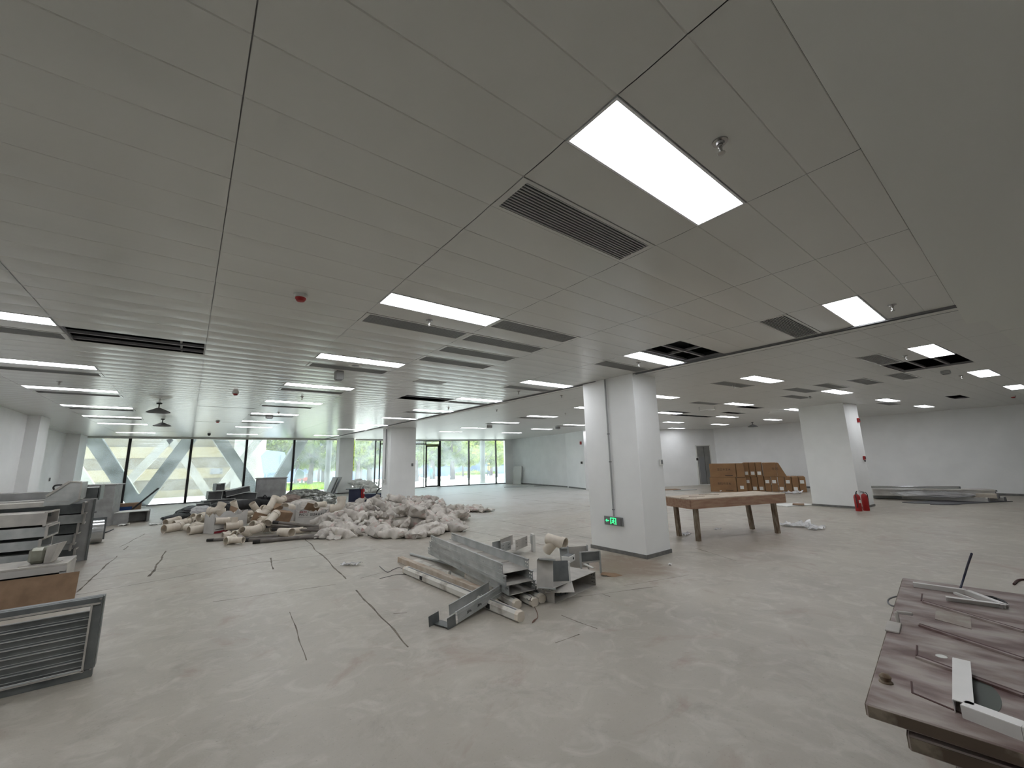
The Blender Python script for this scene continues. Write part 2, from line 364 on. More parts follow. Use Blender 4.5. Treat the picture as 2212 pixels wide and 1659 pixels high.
# steel runners above the panels
rn = MB()
for i in range(-4, 6): rn.box((X0+DX*i, 12.7, ZC+.02), (.028, 24.7, .026))
for (x0, x1, y) in ((-1.16, .03, 6.23), (-1.16, .03, 6.5), (4.85, 6.03, 2.93), (4.85, 6.03, 3.21), (3.65, 4.83, 8.62)):
    rn.box(((x0+x1)/2, y, ZC+.035), (x1-x0, .03, .03))
rn.box((5.5, 2.9, ZC+.05), (.03, .8, .03)); rn.box((-.2, 6.2, ZC+.05), (.02, .9, .03))
for i in range(0, 11):
    a, b = G(i-.5, -2), G(i-.5, 60); rn.bar((a.x, a.y, ZC+.02), (b.x, b.y, ZC+.02), .028, .026)
for j in (.5, 1.5, 2.5):
    a, b = G(.5, j), G(1.5, j); rn.bar((a.x, a.y, ZC+.035), (b.x, b.y, ZC+.035), .03, .03)
struct('trim_3', rn, M_run)['label'] = 'steel grid that carries the ceiling panels'
dk = MB()
dk.bar((3.5, 2.2, 3.55), (6.6, 3.6, 3.5), .35, .25); dk.tube((4.4, 1.5, 3.4), (6.2, 4.4, 3.45), .03); dk.bar((-2, 6.0, 3.6), (1, 6.6, 3.6), .3, .2)
dk.bar((8.5, .5, 3.6), (11, 1.4, 3.6), .4, .25)
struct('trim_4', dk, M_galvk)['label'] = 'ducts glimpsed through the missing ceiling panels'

def wall(name, a, b, z0=0, z1=TOP, th=.2, m=M_wall, side=1):
    a = Vector((a[0], a[1], 0)); b = Vector((b[0], b[1], 0)); d = (b-a).normalized(); n = Vector((d.y, -d.x, 0))*side*th/2
    zc = Vector((0, 0, (z0+z1)/2))
    return struct(name, MB().bar(a+n+zc, b+n+zc, th, z1-z0), m)
wall('wall_left', (-3.38, -3.6), (-3.38, 16.0), side=-1)
struct('wall_left', MB().box((-3.65, 16.45, TOP/2), (1.0, .95, TOP)), M_wall)
wall('wall_left', (-3.9, 16.9), (-3.9, 25.2), side=-1)
struct('wall_left', MB().box((-3.85, 24.35, TOP/2), (.7, 1.5, TOP)), M_wall)
wall('wall_back', (-3.6, -3.5), (23, -3.5), side=1)
WA, WB, WC, WD = Vector((-3.5, 25.1)), Vector((12.2, 25.05)), Vector((17.75, 23.55)), Vector((18.45, 23.36))
wall('wall_window_side', WC, WD, side=-1, th=.25)
wall('wall_far_right', (18.35, 23.5), (17.3, 16.95), side=-1)
wall('wall_far_right', (17.25, 17.0), (16.6, 15.0), side=-1, th=.6)
W5, W6 = (16.62, 15.0), (23.45, 11.33)
wall('wall_back_right', W5, (23.7, 11.2), side=-1)
wall('wall_right', (23.47, 11.5), (22.05, -3.6), side=-1)
# skirtings
sk = lambda n, a, b, side: struct(n, MB().bar(Vector((a[0], a[1], .035)), Vector((b[0], b[1], .035)), .03, .07), M_base)
sk('baseboard_right', (23.42, 11.3), (22.09, -3), 1); sk('baseboard_back_right', (16.9, 14.84), (23.2, 11.54), 1)
sk('baseboard_far_right', (18.3, 23.3), (17.31, 17.05), 1); sk('baseboard_far_right', (17.2, 16.85), (16.62, 15.05), 1)
# pillars
def pillar(name, c, w_, d, rz, ang=0):
    q = MB().box((w_/2, d/2, TOP/2), (w_, d, TOP)).build(name, M_pil, loc=(c[0], c[1], 0), rot=(0, 0, rz), bevel=.006)
    q['kind'] = 'structure'
    b = MB()
    for (x, y, sx, sy) in ((w_/2, -.008, w_+.03, .016), (w_/2, d+.008, w_+.03, .016), (-.008, d/2, .016, d+.03), (w_+.008, d/2, .016, d+.03)): b.box((x, y, .03), (sx, sy, .06))
    b.build('baseboard', M_base, q); return q
pillar('wall_pillar_near', (6.02, 4.215), .68, 1.19, -.02)
pillar('wall_pillar_right', (15.4, 3.45), 1.02, 1.22, -.1)
qx = PY(896.9, 1000, 16.45).x
pillar('wall_pillar_middle', (6.51, 16.45), qx-6.51, .95, -.03)
qa, qb = PY(732, 1000, 24.45).x, PY(763, 1000, 24.45).x
pillar('wall_pillar_far', (qa, 24.45), qb-qa, .62, 0)
# ------------------------------------------------------------------ window wall
nwin = [0]
def window(a, b, z0=.05, z1=3.0, post=.09, postm=M_frame, right_post=True, label=None):
    nwin[0] += 1
    a = Vector((a[0], a[1], 0)); b = Vector((b[0], b[1], 0)); d = (b-a).normalized()
    f = MB()
    if right_post: f.bar(b-d*post/2+Vector((0, 0, .03)), b-d*post/2+Vector((0, 0, z1+.02)), post*1.3, post, up=(d.x, d.y, 0))
    o = struct('window_%d' % nwin[0], f, postm)
    sl = MB(); sl.bar(a+Vector((0, 0, z0/2)), b+Vector((0, 0, z0/2)), .12, z0); sl.build('sill', M_grey, o)
    hd = MB(); hd.bar(a+Vector((0, 0, (z1+TOP)/2)), b+Vector((0, 0, (z1+TOP)/2)), .14, TOP-z1); hd.build('header', M_gyp, o)
    g_ = MB(); zc = Vector((0, 0, (z0+z1)/2)); g_.bar(a+zc, b+zc, .012, z1-z0); g_.build('pane', M_glass, o)
    return o
xs = [PY(px, 1010, 25.1).x for px in (178, 276.5, 411, 531, 634, 724)]
for k in range(5):
    window((xs[k], 25.1), (xs[k+1], 25.1), right_post=(k < 4), post=.1)
x8 = PY(765, 1000, 25.1).x; x9 = PY(811, 1000, 25.1).x; x10 = PY(821, 1000, 25.1).x
window((x8, 25.1), (x9, 25.1), post=.07, postm=M_grey)
window((x9, 25.1), (x10, 25.1), post=.06)
dl, dr = PL(919, 1000, WB, WC), PL(951.5, 1000, WB, WC)
window((x10, 25.1), (WB.x, WB.y), post=.03)
window((WB.x, WB.y), (dl.x, dl.y), right_post=False) if (dl.x-WB.x) > .01 else None
def seg(px): q = PL(px, 1000, WB, WC); return (q.x, q.y)
window(seg(951.5), seg(1014), post=.09, postm=M_grey); window(seg(1014), seg(1072.5), post=.09, postm=M_grey)
window(seg(1072.5), (WC.x, WC.y), right_post=False)
# glazed entrance door with a fanlight
def fr(mb, a, b, z0, z1, t, dp):
    d = (b-a).normalized(); 
    for q in (a+d*t/2, b-d*t/2): mb.bar(q+Vector((0, 0, z0)), q+Vector((0, 0, z1)), dp, t, up=(d.x, d.y, 0))
    for z in (z0+t/2, z1-t/2): mb.bar(a+Vector((0, 0, z)), b+Vector((0, 0, z)), dp, t)
    return mb
A_ = Vector((dl.x, dl.y, 0)); B_ = Vector((dr.x, dr.y, 0)); dd = (B_-A_).normalized()
door = struct('door_1', fr(MB(), A_, B_-dd*.1, .02, 2.72, .09, .1), M_frame)
fr(MB(), A_-dd*.02, B_, 2.74, 3.02, .05, .1).build('fanlight_frame', M_frame, door)
MB().bar(B_-dd*.05+Vector((0, 0, .02)), B_-dd*.05+Vector((0, 0, 3.0)), .14, .11, up=(dd.x, dd.y, 0)).build('jamb', M_frame, door)
MB().bar(A_+dd*.09+Vector((0, 0, 1.37)), B_-dd*.19+Vector((0, 0, 1.37)), .012, 2.52).build('pane', M_glass, door)
MB().bar(A_+Vector((0, 0, (3.02+TOP)/2)), B_+Vector((0, 0, (3.02+TOP)/2)), .14, TOP-3.02).build('header', M_gyp, door)
MB().bar(A_+Vector((0, 0, 2.88)), B_-dd*.1+Vector((0, 0, 2.88)), .012, .26).build('fanlight_pane', M_glass, door)
hq = A_+dd*.13+Vector((0, -.07, 1.05)); MB().tube(hq, hq+Vector((0, 0, .5)), .015).build('handle', M_chrome, door)
tb = A_+dd*.45
MB().bar(Vector((x10, 25.0, 2.80)), Vector((dl.x, dl.y-.05, 2.80)), .06, .06).build('transom', M_frame, door)
# plain grey door with a sheet of protective film in the back right wall
a = PL(1511, 1048, W5, W6); b = PL(1540, 1047, W5, W6); n = Vector((-(W6[1]-W5[1]), W6[0]-W5[0], 0)).normalized()*-.02
a.z = b.z = 0; zt = PL(1522, 963.5, W5, W6).z
M_door = mat('grey_door', (128, 128, 124), .6, rgb2=(116, 116, 113), scale=3)
dr2 = struct('door_2', MB().bar(a+n+Vector((0, 0, zt/2)), b+n+Vector((0, 0, zt/2)), .06, zt), M_door)
dq = (b-a)
MB().bar(a+dq*.1+n*2.2+Vector((0, 0, .03)), a+dq*.1+n*2.2+Vector((0, 0, 1.55)), .01, .02).build('edge_strip', M_white, dr2)
MB().bar(a+dq*.12+n*2.4+Vector((0, 0, .85)), a+dq*.52+n*2.4+Vector((0, 0, .85)), .008, 1.4).build('protective_film', M_grey, dr2)
MB().bar(a+dq*.55+n*2.4, a+dq*.55+n*2.4+Vector((0, 0, zt-.05)), .012, .02).build('leaf_joint', M_ink, dr2)
fr(MB(), a-dq*.05+n*1.5, b+dq*.05+n*1.5, 0, zt+.05, .05, .09).build('door_frame', M_white, dr2)
# saw cuts and cracks in the screed
cr_ = MB()
def crack(pts, wd):
    for (x0, y0), (x1, y1) in zip(pts[:-1], pts[1:]):
        a = Vector((x0, y0, 0)); b = Vector((x1, y1, 0)); L = (b-a).length; n_ = max(2, int(L/.12)); d = (b-a).normalized(); q = Vector((-d.y, d.x, 0)); prev = None
        for k in range(n_+1):
            c0 = a+(b-a)*(k/n_); wv = wd*(.4+1.6*abs(mn.noise(c0*3.1))); off = q*mn.noise(c0*1.7)*.03
            l, r_ = c0+off-q*wv, c0+off+q*wv
            cur = ((l.x, l.y, .0012), (r_.x, r_.y, .0012))
            if prev and mn.noise(c0*.9+Vector((5, 5, 5))) > -.28: cr_.add([prev[0], prev[1], cur[1], cur[0]], [(0, 1, 2, 3)])
            prev = cur
crack([(1.92, 6.1), (1.73, 3.79)], .013); crack([(2.25, 10.6), (1.99, 7.0), (1.92, 6.1)], .013); crack([(-.18, 11.2), (-.3, 8.81)], .018)
crack([(1.07, 5.55), (.95, 4.14)], .006); crack([(1.34, 8.9), (1.24, 7.91)], .012); crack([(-.87, 12.53), (-1.04, 8.43)], .014)
crack([(-1.02, 8.28), (1.13, 8.63), (3, 8.2)], .012); crack([(-1.1, 9.2), (2.2, 9.6)], .01); crack([(3.46, 2.84), (3.89, 2.85)], .007); crack([(3.27, 3.42), (3.3, 2.94)], .007)
crack([(4.14, 3.58), (4.07, 2.93)], .008); crack([(1.95, 4.7), (2.08, 4.63)], .005); crack([(2.77, 2.97), (3.07, 2.97)], .006); crack([(.4, 6.6), (1.9, 6.3), (2.6, 6.5)], .008)
crack([(6.7, 5.6), (6.9, 9.5)], .01); crack([(4.9, 7.4), (9, 6.9)], .01); crack([(5.6, 6.1), (5.4, 8.9)], .01); crack([(10.2, 7), (15.5, 6.6)], .01); crack([(12, 4.5), (12.2, 9)], .01)
crack([(9.5, 8), (15, 7.7)], .01); crack([(8, 10), (16, 9.6)], .012); crack([(7, 12), (16, 11.8)], .014); crack([(8, 15), (17, 15)], .016); crack([(11, 8), (11.4, 20)], .012)
crack([(7.5, 18.5), (17, 18)], .02); crack([(14, 9), (14.5, 21)], .014); crack([(3.3, 3.9), (4.9, 3.3)], .006); crack([(4.6, 3.6), (6.7, 3.0)], .006); crack([(6.9, 3.2), (7.3, 4.1)], .008); crack([(-.7, 14.5), (-1, 12.5)], .01)
crack([(9.2, 6), (9, 4.9)], .006); crack([(7.6, 6.3), (8.8, 6.0)], .007)
tag(cr_.build('trim_5', M_joint), 'saw cuts and cracks in the concrete floor', kind='structure')
# ------------------------------------------------------------------ ceiling fittings
def make_lamp():
    t = thing('ceiling_light', 'x', 'light')
    fr_ = MB(); a, b = .597, .147
    for s_ in (-1, 1): fr_.box((0, s_*(b-.006), .004), (2*a, .012, .018)).box((s_*(a-.006), 0, .004), (.012, 2*b-.024, .018))
    fr_.build('frame', M_lf, t)
    MB().box((0, 0, .006), (2*a-.024, 2*b-.024, .008)).build('diffuser', M_lamp, t)
    MB().box((0, 0, .045), (2*a-.01, 2*b-.01, .06)).build('housing', M_run, t)
    return t
def make_vent():
    t = thing('ceiling_vent', 'x', 'vent')
    a, b = .597, .147; f = MB()
    for s_ in (-1, 1): f.box((0, s_*(b-.011), .003), (2*a, .022, .012)).box((s_*(a-.02), 0, .003), (.04, 2*b-.044, .012))
    f.build('frame', M_ceil, t)
    s_ = MB(); n_ = 12
    for k in range(n_):
        y = -b+.03+(2*b-.06)*k/(n_-1); s_.box((0, 0, 0), (2*a-.08, .0105, .006), Matrix.Translation((0, y, .002))@Matrix.Rotation(.15, 4, 'X'))
    s_.build('louvre_blades', M_vent, t)
    MB().box((0, 0, .06), (2*a-.05, 2*b-.03, .008)).build('backing', M_black, t)
    return t
lamp0, vent0 = make_lamp(), make_vent(); used = set()
def put(proto, loc, rz, label, group):
    if proto.name not in used:
        used.add(proto.name); proto.location = loc; proto.rotation_euler = (0, 0, rz); proto['label'] = label; proto['group'] = group; return proto
    return dup(proto, loc, (0, 0, rz), label, group)
colname = {-2: 'row nearest the left wall', 1: 'middle row of the left field', 4: 'row just left of the dark slot'}
cnt = {}
for (i, r) in lampL:
    cnt[i] = cnt.get(i, 0)+1; k = cnt[i]
    put(lamp0, (X0+DX*(i+.5), Y0+DY*(r+.5), ZC), 0, 'lit panel light, %s from the camera in the %s' % (ORD[k], colname[i]), 'panel lights in the suspended ceiling')
rown = {0: 'first row right of the dark slot', 3: 'second row right of the dark slot', 6: 'third row right of the dark slot', 9: 'row nearest the right wall'}
cnt = {}
for (i, j) in sorted(lampR, key=lambda q: (q[0], q[1])):
    cnt[i] = cnt.get(i, 0)+1; q = G(i, j)
    put(lamp0, (q.x, q.y, ZC), TH, 'lit panel light, %s from the camera in the %s' % (ORD[cnt[i]], rown[i]), 'panel lights in the suspended ceiling')
cn = {-2: 'row nearest the left wall', 1: 'middle lamp row', 2: 'run of four bare vents', 4: 'lamp row left of the slot'}
cnt = {}
for (i, r) in ventL:
    cnt[i] = cnt.get(i, 0)+1
    put(vent0, (X0+DX*(i+.5), Y0+DY*(r+.5), ZC), 0, 'grey slatted vent, %s from the camera in the %s' % (ORD[cnt[i]], cn[i]), 'slatted air vents in the ceiling')
vr = {0: 'first lamp row right of the slot', 2: 'line before the right pillar', 3: 'second lamp row right of the slot', 7: 'field near the right wall'}
cnt = {}
for (i, j) in ventR:
    cnt[i] = cnt.get(i, 0)+1; q = G(i, j)
    put(vent0, (q.x, q.y, ZC), TH, 'grey slatted vent, %s from the camera in the %s' % (ORD[cnt[i]], vr[i]), 'slatted air vents in the ceiling')
# sprinkler heads
def make_spr():
    t = thing('sprinkler_head', 'x', 'sprinkler')
    MB().lathe([(.036, 0), (.034, -.008), (.02, -.01), (.016, -.02)], 20).build('escutcheon', M_chrome, t, smooth=True)
    b = MB().lathe([(.012, -.01), (.012, -.03), (.007, -.035), (.005, -.055), (.004, -.06)], 12)
    for s_ in (-1, 1): b.sweep([(s_*.01, 0, -.03), (s_*.014, 0, -.045), (s_*.004, 0, -.062)], .0025, 6)
    b.build('frame_arms', M_chrome, t, smooth=True)
    MB().lathe([(.017, -.063), (.017, -.0655), (.001, -.066)], 14).build('deflector', M_chrome, t)
    return t
spr = make_spr()
SP = [((1555, 305), 'chrome fire sprinkler beside the big near lamp'), ((927.3, 691), 'chrome fire sprinkler between the second lamp and its vent'), ((1926.4, 658), 'chrome fire sprinkler above the end of the dark slot'),
      ((128.5, 824), 'chrome fire sprinkler between lamps near the left wall'), ((652.6, 857), 'chrome fire sprinkler below the fourth middle lamp'), ((1120, 845), 'chrome sprinkler left of the near pillar, by the vent'),
      ((1379, 783), 'chrome sprinkler between the lamp and vent at the near pillar'), ((1585, 832), 'chrome sprinkler under the vent and lamp right of the near pillar'), ((1749, 856), 'chrome sprinkler on the nearest small vent before the right pillar'), ((1955, 768), 'chrome sprinkler left of the bright lamp over the missing panels'),
      ((1213, 854), 'chrome sprinkler just left of the near pillar top'), ((1073, 885), 'chrome sprinkler right of the slot, middle distance'), ((1221, 892), 'chrome sprinkler nearest the near pillar, farther row'), ((602, 891), 'chrome sprinkler on the fifth middle lamp'), ((969, 881), 'chrome sprinkler left of the slot, near the lamp rows'), ((1660, 889), 'chrome sprinkler by the far right lamps'), ((2075, 811), 'chrome sprinkler between two right lamps')]
for (px, lb) in SP:
    q = P(px[0], px[1], ZC); put(spr, (q.x, q.y, ZC), 0, lb, 'ceiling sprinklers')
# smoke detectors with red lower cups
def make_smoke():
    t = thing('smoke_detector', 'x', 'smoke detector')
    MB().lathe([(.055, 0), (.055, -.012), (.05, -.03), (.04, -.034)], 24).build('base', M_white, t, smooth=True)
    MB().lathe([(.043, -.03), (.043, -.042), (.03, -.062), (.012, -.066)], 24).build('red_cup', M_red, t, smooth=True)
    return t
smk = make_smoke()
for (px, lb) in (((650, 636), 'white smoke detector with a red cup, nearest of those on the ceiling'), ((509, 847), 'smoke detector with a red cup on the left field, middle distance'), ((470.5, 909), 'small red-cupped smoke detector on the far dark slit'), ((2188, 855), 'red-cupped smoke detector near the right edge under a lamp')):
    q = P(px[0], px[1], ZC); put(smk, (q.x, q.y, ZC), 0, lb, 'red-cupped smoke detectors')
def at_ceil(px, py): q = P(px, py, ZC); return (q.x, q.y, ZC)
solo('camera_dome', MB().lathe([(.06, 0), (.06, -.05), (.045, -.085), (.02, -.105), (.004, -.11)], 20), M_blk, 'small black dome camera on the far left ceiling', 'camera', at_ceil(452, 936), smooth=True)
t = thing('ceiling_speaker', 'round white ceiling speaker between the third middle lamp and its vent', 'speaker', at_ceil(768, 789))
MB().lathe([(.1, .004), (.1, -.006), (.085, -.008)], 28).build('rim', M_white, t, smooth=True); MB().lathe([(.084, -.005), (.084, -.0075), (.001, -.009)], 28).build('grille', M_grey, t)
def boxdev(px, lb, sz=(.12, .12, .14)):
    t = thing('junction_box', lb, 'box', at_ceil(*px)); MB().box((0, 0, -sz[2]/2), sz).build('body', M_vent, t, bevel=.01); MB().box((0, 0, -sz[2]-.004), (sz[0]*.7, sz[1]*.7, .008)).build('cover', M_grey, t); return t
boxdev((733, 802), 'square grey box hanging under the ceiling below the third middle lamp'); boxdev((582, 898), 'small grey box on the ceiling by the far middle lamps', (.18, .1, .08))
boxdev((1205, 922), 'small dark box on the ceiling just left of the near pillar', (.2, .12, .1)); boxdev((1057.5, 919), 'small dark box on the ceiling right of the slot, far', (.2, .12, .1))
boxdev((2042, 801), 'small grey box on the ceiling below the missing panels on the right', (.13, .13, .06))
def pendant(px, lb):
    t = thing('pendant_lamp', lb, 'lamp', at_ceil(*px))
    MB().lathe([(.05, 0), (.05, -.02), (.012, -.03), (.012, -.12)], 14).build('mount', M_blk, t)
    MB().lathe([(.04, -.11), (.08, -.13), (.2, -.19), (.22, -.21), (.2, -.215), (.05, -.15), (.01, -.14)], 28).build('shade', M_grey, t, smooth=True)
    return t
pendant((344.5, 871), 'unlit grey dish lamp under the left ceiling, nearer of two'); pendant((352, 905), 'unlit grey dish lamp under the left ceiling, farther of two')
pendant((1625, 912), 'unlit grey dish lamp over the stacked cartons')
solo('access_panel', MB().box((0, 0, -.003), (.55, .25, .006)), M_vent, 'faint perforated grille panel on the glossy ceiling left of the slot', 'panel', at_ceil(928, 825))
q = P(1510, 879, ZC); t = thing('hanging_bracket', 'empty hanging bracket under the ceiling right of the near pillar', 'bracket', (q.x, q.y, ZC), -.6)
MB().bar((0, 0, -.1), (.5, 0, -.1), .02, .02).bar((0, 0, 0), (0, 0, -.14), .02, .02).build('rail', M_white, t); MB().box((.5, 0, -.03), (.03, .03, .06)).build('clip', M_white, t)
# ------------------------------------------------------------------ fittings on the pillars
M_glow = emis('exit_green', (.03, .9, .22), 2.2)
cx0 = 6.02
t = thing('exit_sign', 'dark exit sign plate with glowing green arrow and running figure on the near pillar', 'exit sign', (cx0-.001, 4.83, .535), 0)
MB().box((-.014, 0, 0), (.024, .40, .145)).build('plate', M_grey, t, bevel=.004)
E1 = MB(); X = -.0275
def quad(mb, pts): mb.add([(X, -y, z) for y, z in pts]+[(X+.001, -y, z) for y, z in pts], [tuple(range(len(pts))), tuple(range(len(pts), 2*len(pts)))[::-1]]+[(k, (k+1) % len(pts), len(pts)+(k+1) % len(pts), len(pts)+k) for k in range(len(pts))])
quad(E1, [(-.17, 0), (-.135, .028), (-.135, .008), (-.09, .008), (-.09, -.008), (-.135, -.008), (-.135, -.028)])
E1.build('green_arrow', M_glow, t)
E2 = MB()
for pts in ([(-.062, -.055), (-.062, .055), (-.048, .055), (-.048, -.055)], [(.05, -.055), (.05, .055), (.064, .055), (.064, -.055)], [(-.048, .055), (.05, .055), (.05, .042), (-.048, .042)]): quad(E2, pts)
E2.build('green_doorway', M_glow, t)
E3 = MB()
for pts in ([(.006, .024), (.0, .036), (.01, .038), (.016, .028)], [(-.012, -.01), (.002, .02), (.018, .016), (.008, -.014)], [(.002, .018), (-.022, .012), (-.03, -.002), (-.022, -.006), (-.014, .004), (.0, .006)], [(.016, .014), (.034, .002), (.03, -.006), (.014, .004)],
            [(-.012, -.01), (-.026, -.024), (-.04, -.03), (-.036, -.04), (-.02, -.034), (0, -.016)], [(.008, -.014), (.02, -.03), (.03, -.052), (.02, -.054), (.008, -.034), (-.004, -.016)]): quad(E3, pts)
E3.build('green_figure', M_glow, t)
MB().box((-.02, -.17, -.01), (.02, .035, .12)).build('end_cap', M_base, t)
t = thing('wall_conduit', 'thin grey conduit running down the near pillar to the exit sign', 'conduit', (cx0-.012, 4.82, .61))
MB().box((0, 0, (ZC-.61)/2), (.02, .022, ZC-.62)).build('pipe', M_vent, t)
for z in (.12, .95, 1.45): MB().box((0, 0, z), (.026, .04, .02)).build('clip', M_grey, t)
q = PY(1427, 998, 4.2)
t = thing('thermostat', 'small white thermostat with a grey display on the near pillar', 'thermostat', (6.63, 4.195, 1.53)); MB().box((0, -.008, 0), (.09, .02, .11)).build('body', M_white, t, bevel=.004); MB().box((.005, -.019, .005), (.05, .004, .07)).build('display', M_grey, t)
# middle pillar
t = thing('wall_conduit', 'thin dark conduit down the left face of the middle pillar', 'conduit', (6.5, 16.9, .95)); MB().box((-.015, 0, 1.05), (.025, .03, 2.1)).build('pipe', M_grey, t)
t = thing('socket_box', 'pale green-white socket box on the middle pillar under its conduit', 'socket', (6.5, 16.9, .88)); MB().box((-.03, 0, 0), (.05, .16, .2)).build('box', M_white, t, bevel=.01); MB().box((-.058, 0, 0), (.006, .1, .12)).build('socket_face', M_vent, t)
q = PY(891, 1004, 16.4); solo('alarm_button', MB().box((0, -.012, 0), (.07, .03, .12)), M_grey, 'small alarm button near the right edge of the middle pillar', 'button', (q.x, 16.42, q.z))
# right pillar: alarm sounder and call point
def on_right(px, py):
    a = Vector((15.4, 3.45)); b = a+Vector((math.cos(-.1), math.sin(-.1)))
    return PL(px, py, a, b)
q = on_right(1852, 908); t = thing('alarm_sounder', 'dark red alarm sounder high on the right pillar', 'alarm', (q.x, q.y, q.z), -.1); MB().box((0, -.03, 0), (.09, .06, .13)).build('body', M_red, t, bevel=.01); MB().box((-.01, -.065, .01), (.05, .01, .05)).build('lens', M_ink, t)
q = on_right(1865, 989); t = thing('fire_call_point', 'red fire call point at head height on the right pillar', 'alarm', (q.x, q.y, q.z), -.1); MB().box((0, -.025, 0), (.1, .05, .11)).build('body', M_red, t, bevel=.01); MB().box((0, -.053, 0), (.05, .006, .05)).build('glass_face', M_blk, t); MB().box((.03, -.02, -.09), (.02, .03, .05)).build('plug', M_ink, t)
q = PL(1505, 992, W5, W6); solo('door_switch', MB().box((0, 0, 0), (.1, .05, .13)), M_ink, 'small black switch left of the grey door', 'switch', (q.x-.02, q.y-.05, q.z), -.48)
q = PL(1255, 957, (17.25, 17.0), (16.6, 15.0)); solo('alarm_sounder', MB().box((0, 0, 0), (.05, .12, .16)), M_red, 'tiny dark red alarm on the pale wall left of the near pillar', 'alarm', (q.x-.03, q.y, q.z), -.3)
q = PL(1257, 999.5, (17.25, 17.0), (16.6, 15.0)); solo('fire_call_point', MB().box((0, 0, 0), (.05, .12, .12)), M_ink, 'tiny dark call point low on the pale wall left of the near pillar', 'alarm', (q.x-.03, q.y, q.z), -.3)
q = P(116, 1037, .9); solo('light_switch', MB().box((0, 0, 0), (.02, .09, .12)), M_grey, 'small grey switch on the left wall between the two piers', 'switch', (-3.88, 22.2, 1.35))
# ------------------------------------------------------------------ outside
def zg(Y): return -.05-.026*(Y-26)
def PG(px, py):
    d = ray(px, py); t = (-.05+.026*26-HF)/(d.z+.026*d.y); return Vector((d.x*t, d.y*t, HF+d.z*t))
gm = MB(); gm.add([(-60, 25.2, zg(25.2)), (110, 25.2, zg(25.2)), (110, 120, zg(120)), (-60, 120, zg(120))], [(0, 1, 2, 3)])
tag(gm.build('ground', M_pave), 'pale paved plaza outside the windows', kind='structure')
rf = MB().box((8, 26.2, 4.3), (40, 2.0, .35)); tag(rf.build('trim_6', M_conc), 'concrete slab edge over the window wall', kind='structure')
# roof above the hall keeps the sun out
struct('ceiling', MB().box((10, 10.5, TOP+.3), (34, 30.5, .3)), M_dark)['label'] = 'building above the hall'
struct('wall_left', MB().box((-6.5, 18, 2), (.2, 16, 4.5)), M_conc)
lat = thing('concrete_lattice', 'grey green slanting concrete struts right outside the left windows', 'concrete frame', (0, 26.5, 0))
for (x0, z0, x1, z1) in ((-1.55, -.3, -4.3, 4.4), (-1.75, -.3, .62, 4.4), (3.35, -.3, .35, 4.4), (3.5, -.3, 5.75, 4.4), (-6.9, -.3, -4.1, 4.4)):
    MB().bar((x0, 0, z0), (x1, 0, z1), .55, .58, up=(0, 1, 0)).build('strut', M_conc, lat, bevel=.02)
lat2 = thing('concrete_lattice', 'pale sunlit zigzag concrete frame farther out behind the struts', 'concrete frame', (0, 31, 0))
pl = [(-5.6, 3.6), (-3.3, -.3), (-.95, 3.35), (1.3, -.2), (3.4, 3.3), (4.6, 4.6)]
for (x0, z0), (x1, z1) in zip(pl[:-1], pl[1:]): MB().bar((x0, 0, z0), (x1, 0, z1), .4, .36, up=(0, 1, 0)).build('strut', M_concl, lat2)
bd = thing('neighbouring_building', 'beige striped building wall filling the view through the left windows', 'building', (-3.5, 38, 0))
for k in range(8):
    MB().box((0, .1 if k % 2 else 0, -.6+.75*k+.35), (15, .5, .75)).build('wall_band', M_beige2 if k % 2 else M_beige, bd)
MB().box((5.2, -.32, 1.35), (.75, .06, .42)).build('wall_plate', M_grey, bd)
for sx in (-.27, .27):
    for sz in (-.13, .13): MB().box((5.2+sx, -.36, 1.35+sz), (.1, .04, .07)).build('plate_clip', M_ink, bd)
# curved pale shell at the end of that building
cv = MB(); R = []
for k in range(15):
    a = math.radians(205+k*10); x, y = 3.55+1.1*math.cos(a), 37.0+1.6*math.sin(a)
    R.append([(x, y, -.6), (x, y, 5.6), (x*.97+.17, y+.3, 5.6), (x*.97+.17, y+.3, -.6)])
cv.rings(R); solo('curved_wall', cv, M_concl, 'curved beige wall at the right end of the striped building', 'wall', smooth=True)
# pale blue-white leaning panel with a slot, and its neighbour by the lawn
q = [PY(px, py, 33.0) for px, py in ((564, 985), (576, 972), (615, 977), (619, 991), (601, 1020), (569, 1023))]
M_bwh = mat('blue_white_panel', (132, 152, 168), .7)
mb_ = MB(); n_ = len(q); mb_.add([tuple(v) for v in q]+[(v.x, v.y+.12, v.z) for v in q], [tuple(range(n_)), tuple(range(n_, 2*n_))[::-1]]+[(k, n_+k, n_+(k+1) % n_, (k+1) % n_) for k in range(n_)])
pt = thing('propped_board', 'pale blue six-sided panel propped up outside between the struts', 'panel', (0, 0, 0)); mb_.build('board', M_bwh, pt)
a = PY(607, 983, 32.95); b = PY(604.5, 1003, 32.95); MB().tube(a, b, .025, 8).build('slot', M_grey, pt)
lp = MB()
for x in (4.35, 5.0): lp.bar((x, 33.1, zg(33)), (x, 33.1, 1.3), .06, .06)
lp.build('prop', M_concl, pt)
q = [PY(px, py, 54.0) for px, py in ((635, 1036), (640, 1019), (645, 1012), (657, 1020), (657, 1033))]; n_ = len(q)
mb_ = MB(); mb_.add([tuple(v) for v in q]+[(v.x, v.y+.5, v.z) for v in q], [tuple(range(n_)), tuple(range(n_, 2*n_))[::-1]]+[(k, n_+k, n_+(k+1) % n_, (k+1) % n_) for k in range(n_)])
mb_.bar((q[0].x+.9, 54.2, q[0].z-.02), (q[0].x+.9, 54.2, zg(54)), .2, .2); solo('propped_board', mb_, M_bwh, 'small pale pointed panel standing on the lawn edge', 'panel')
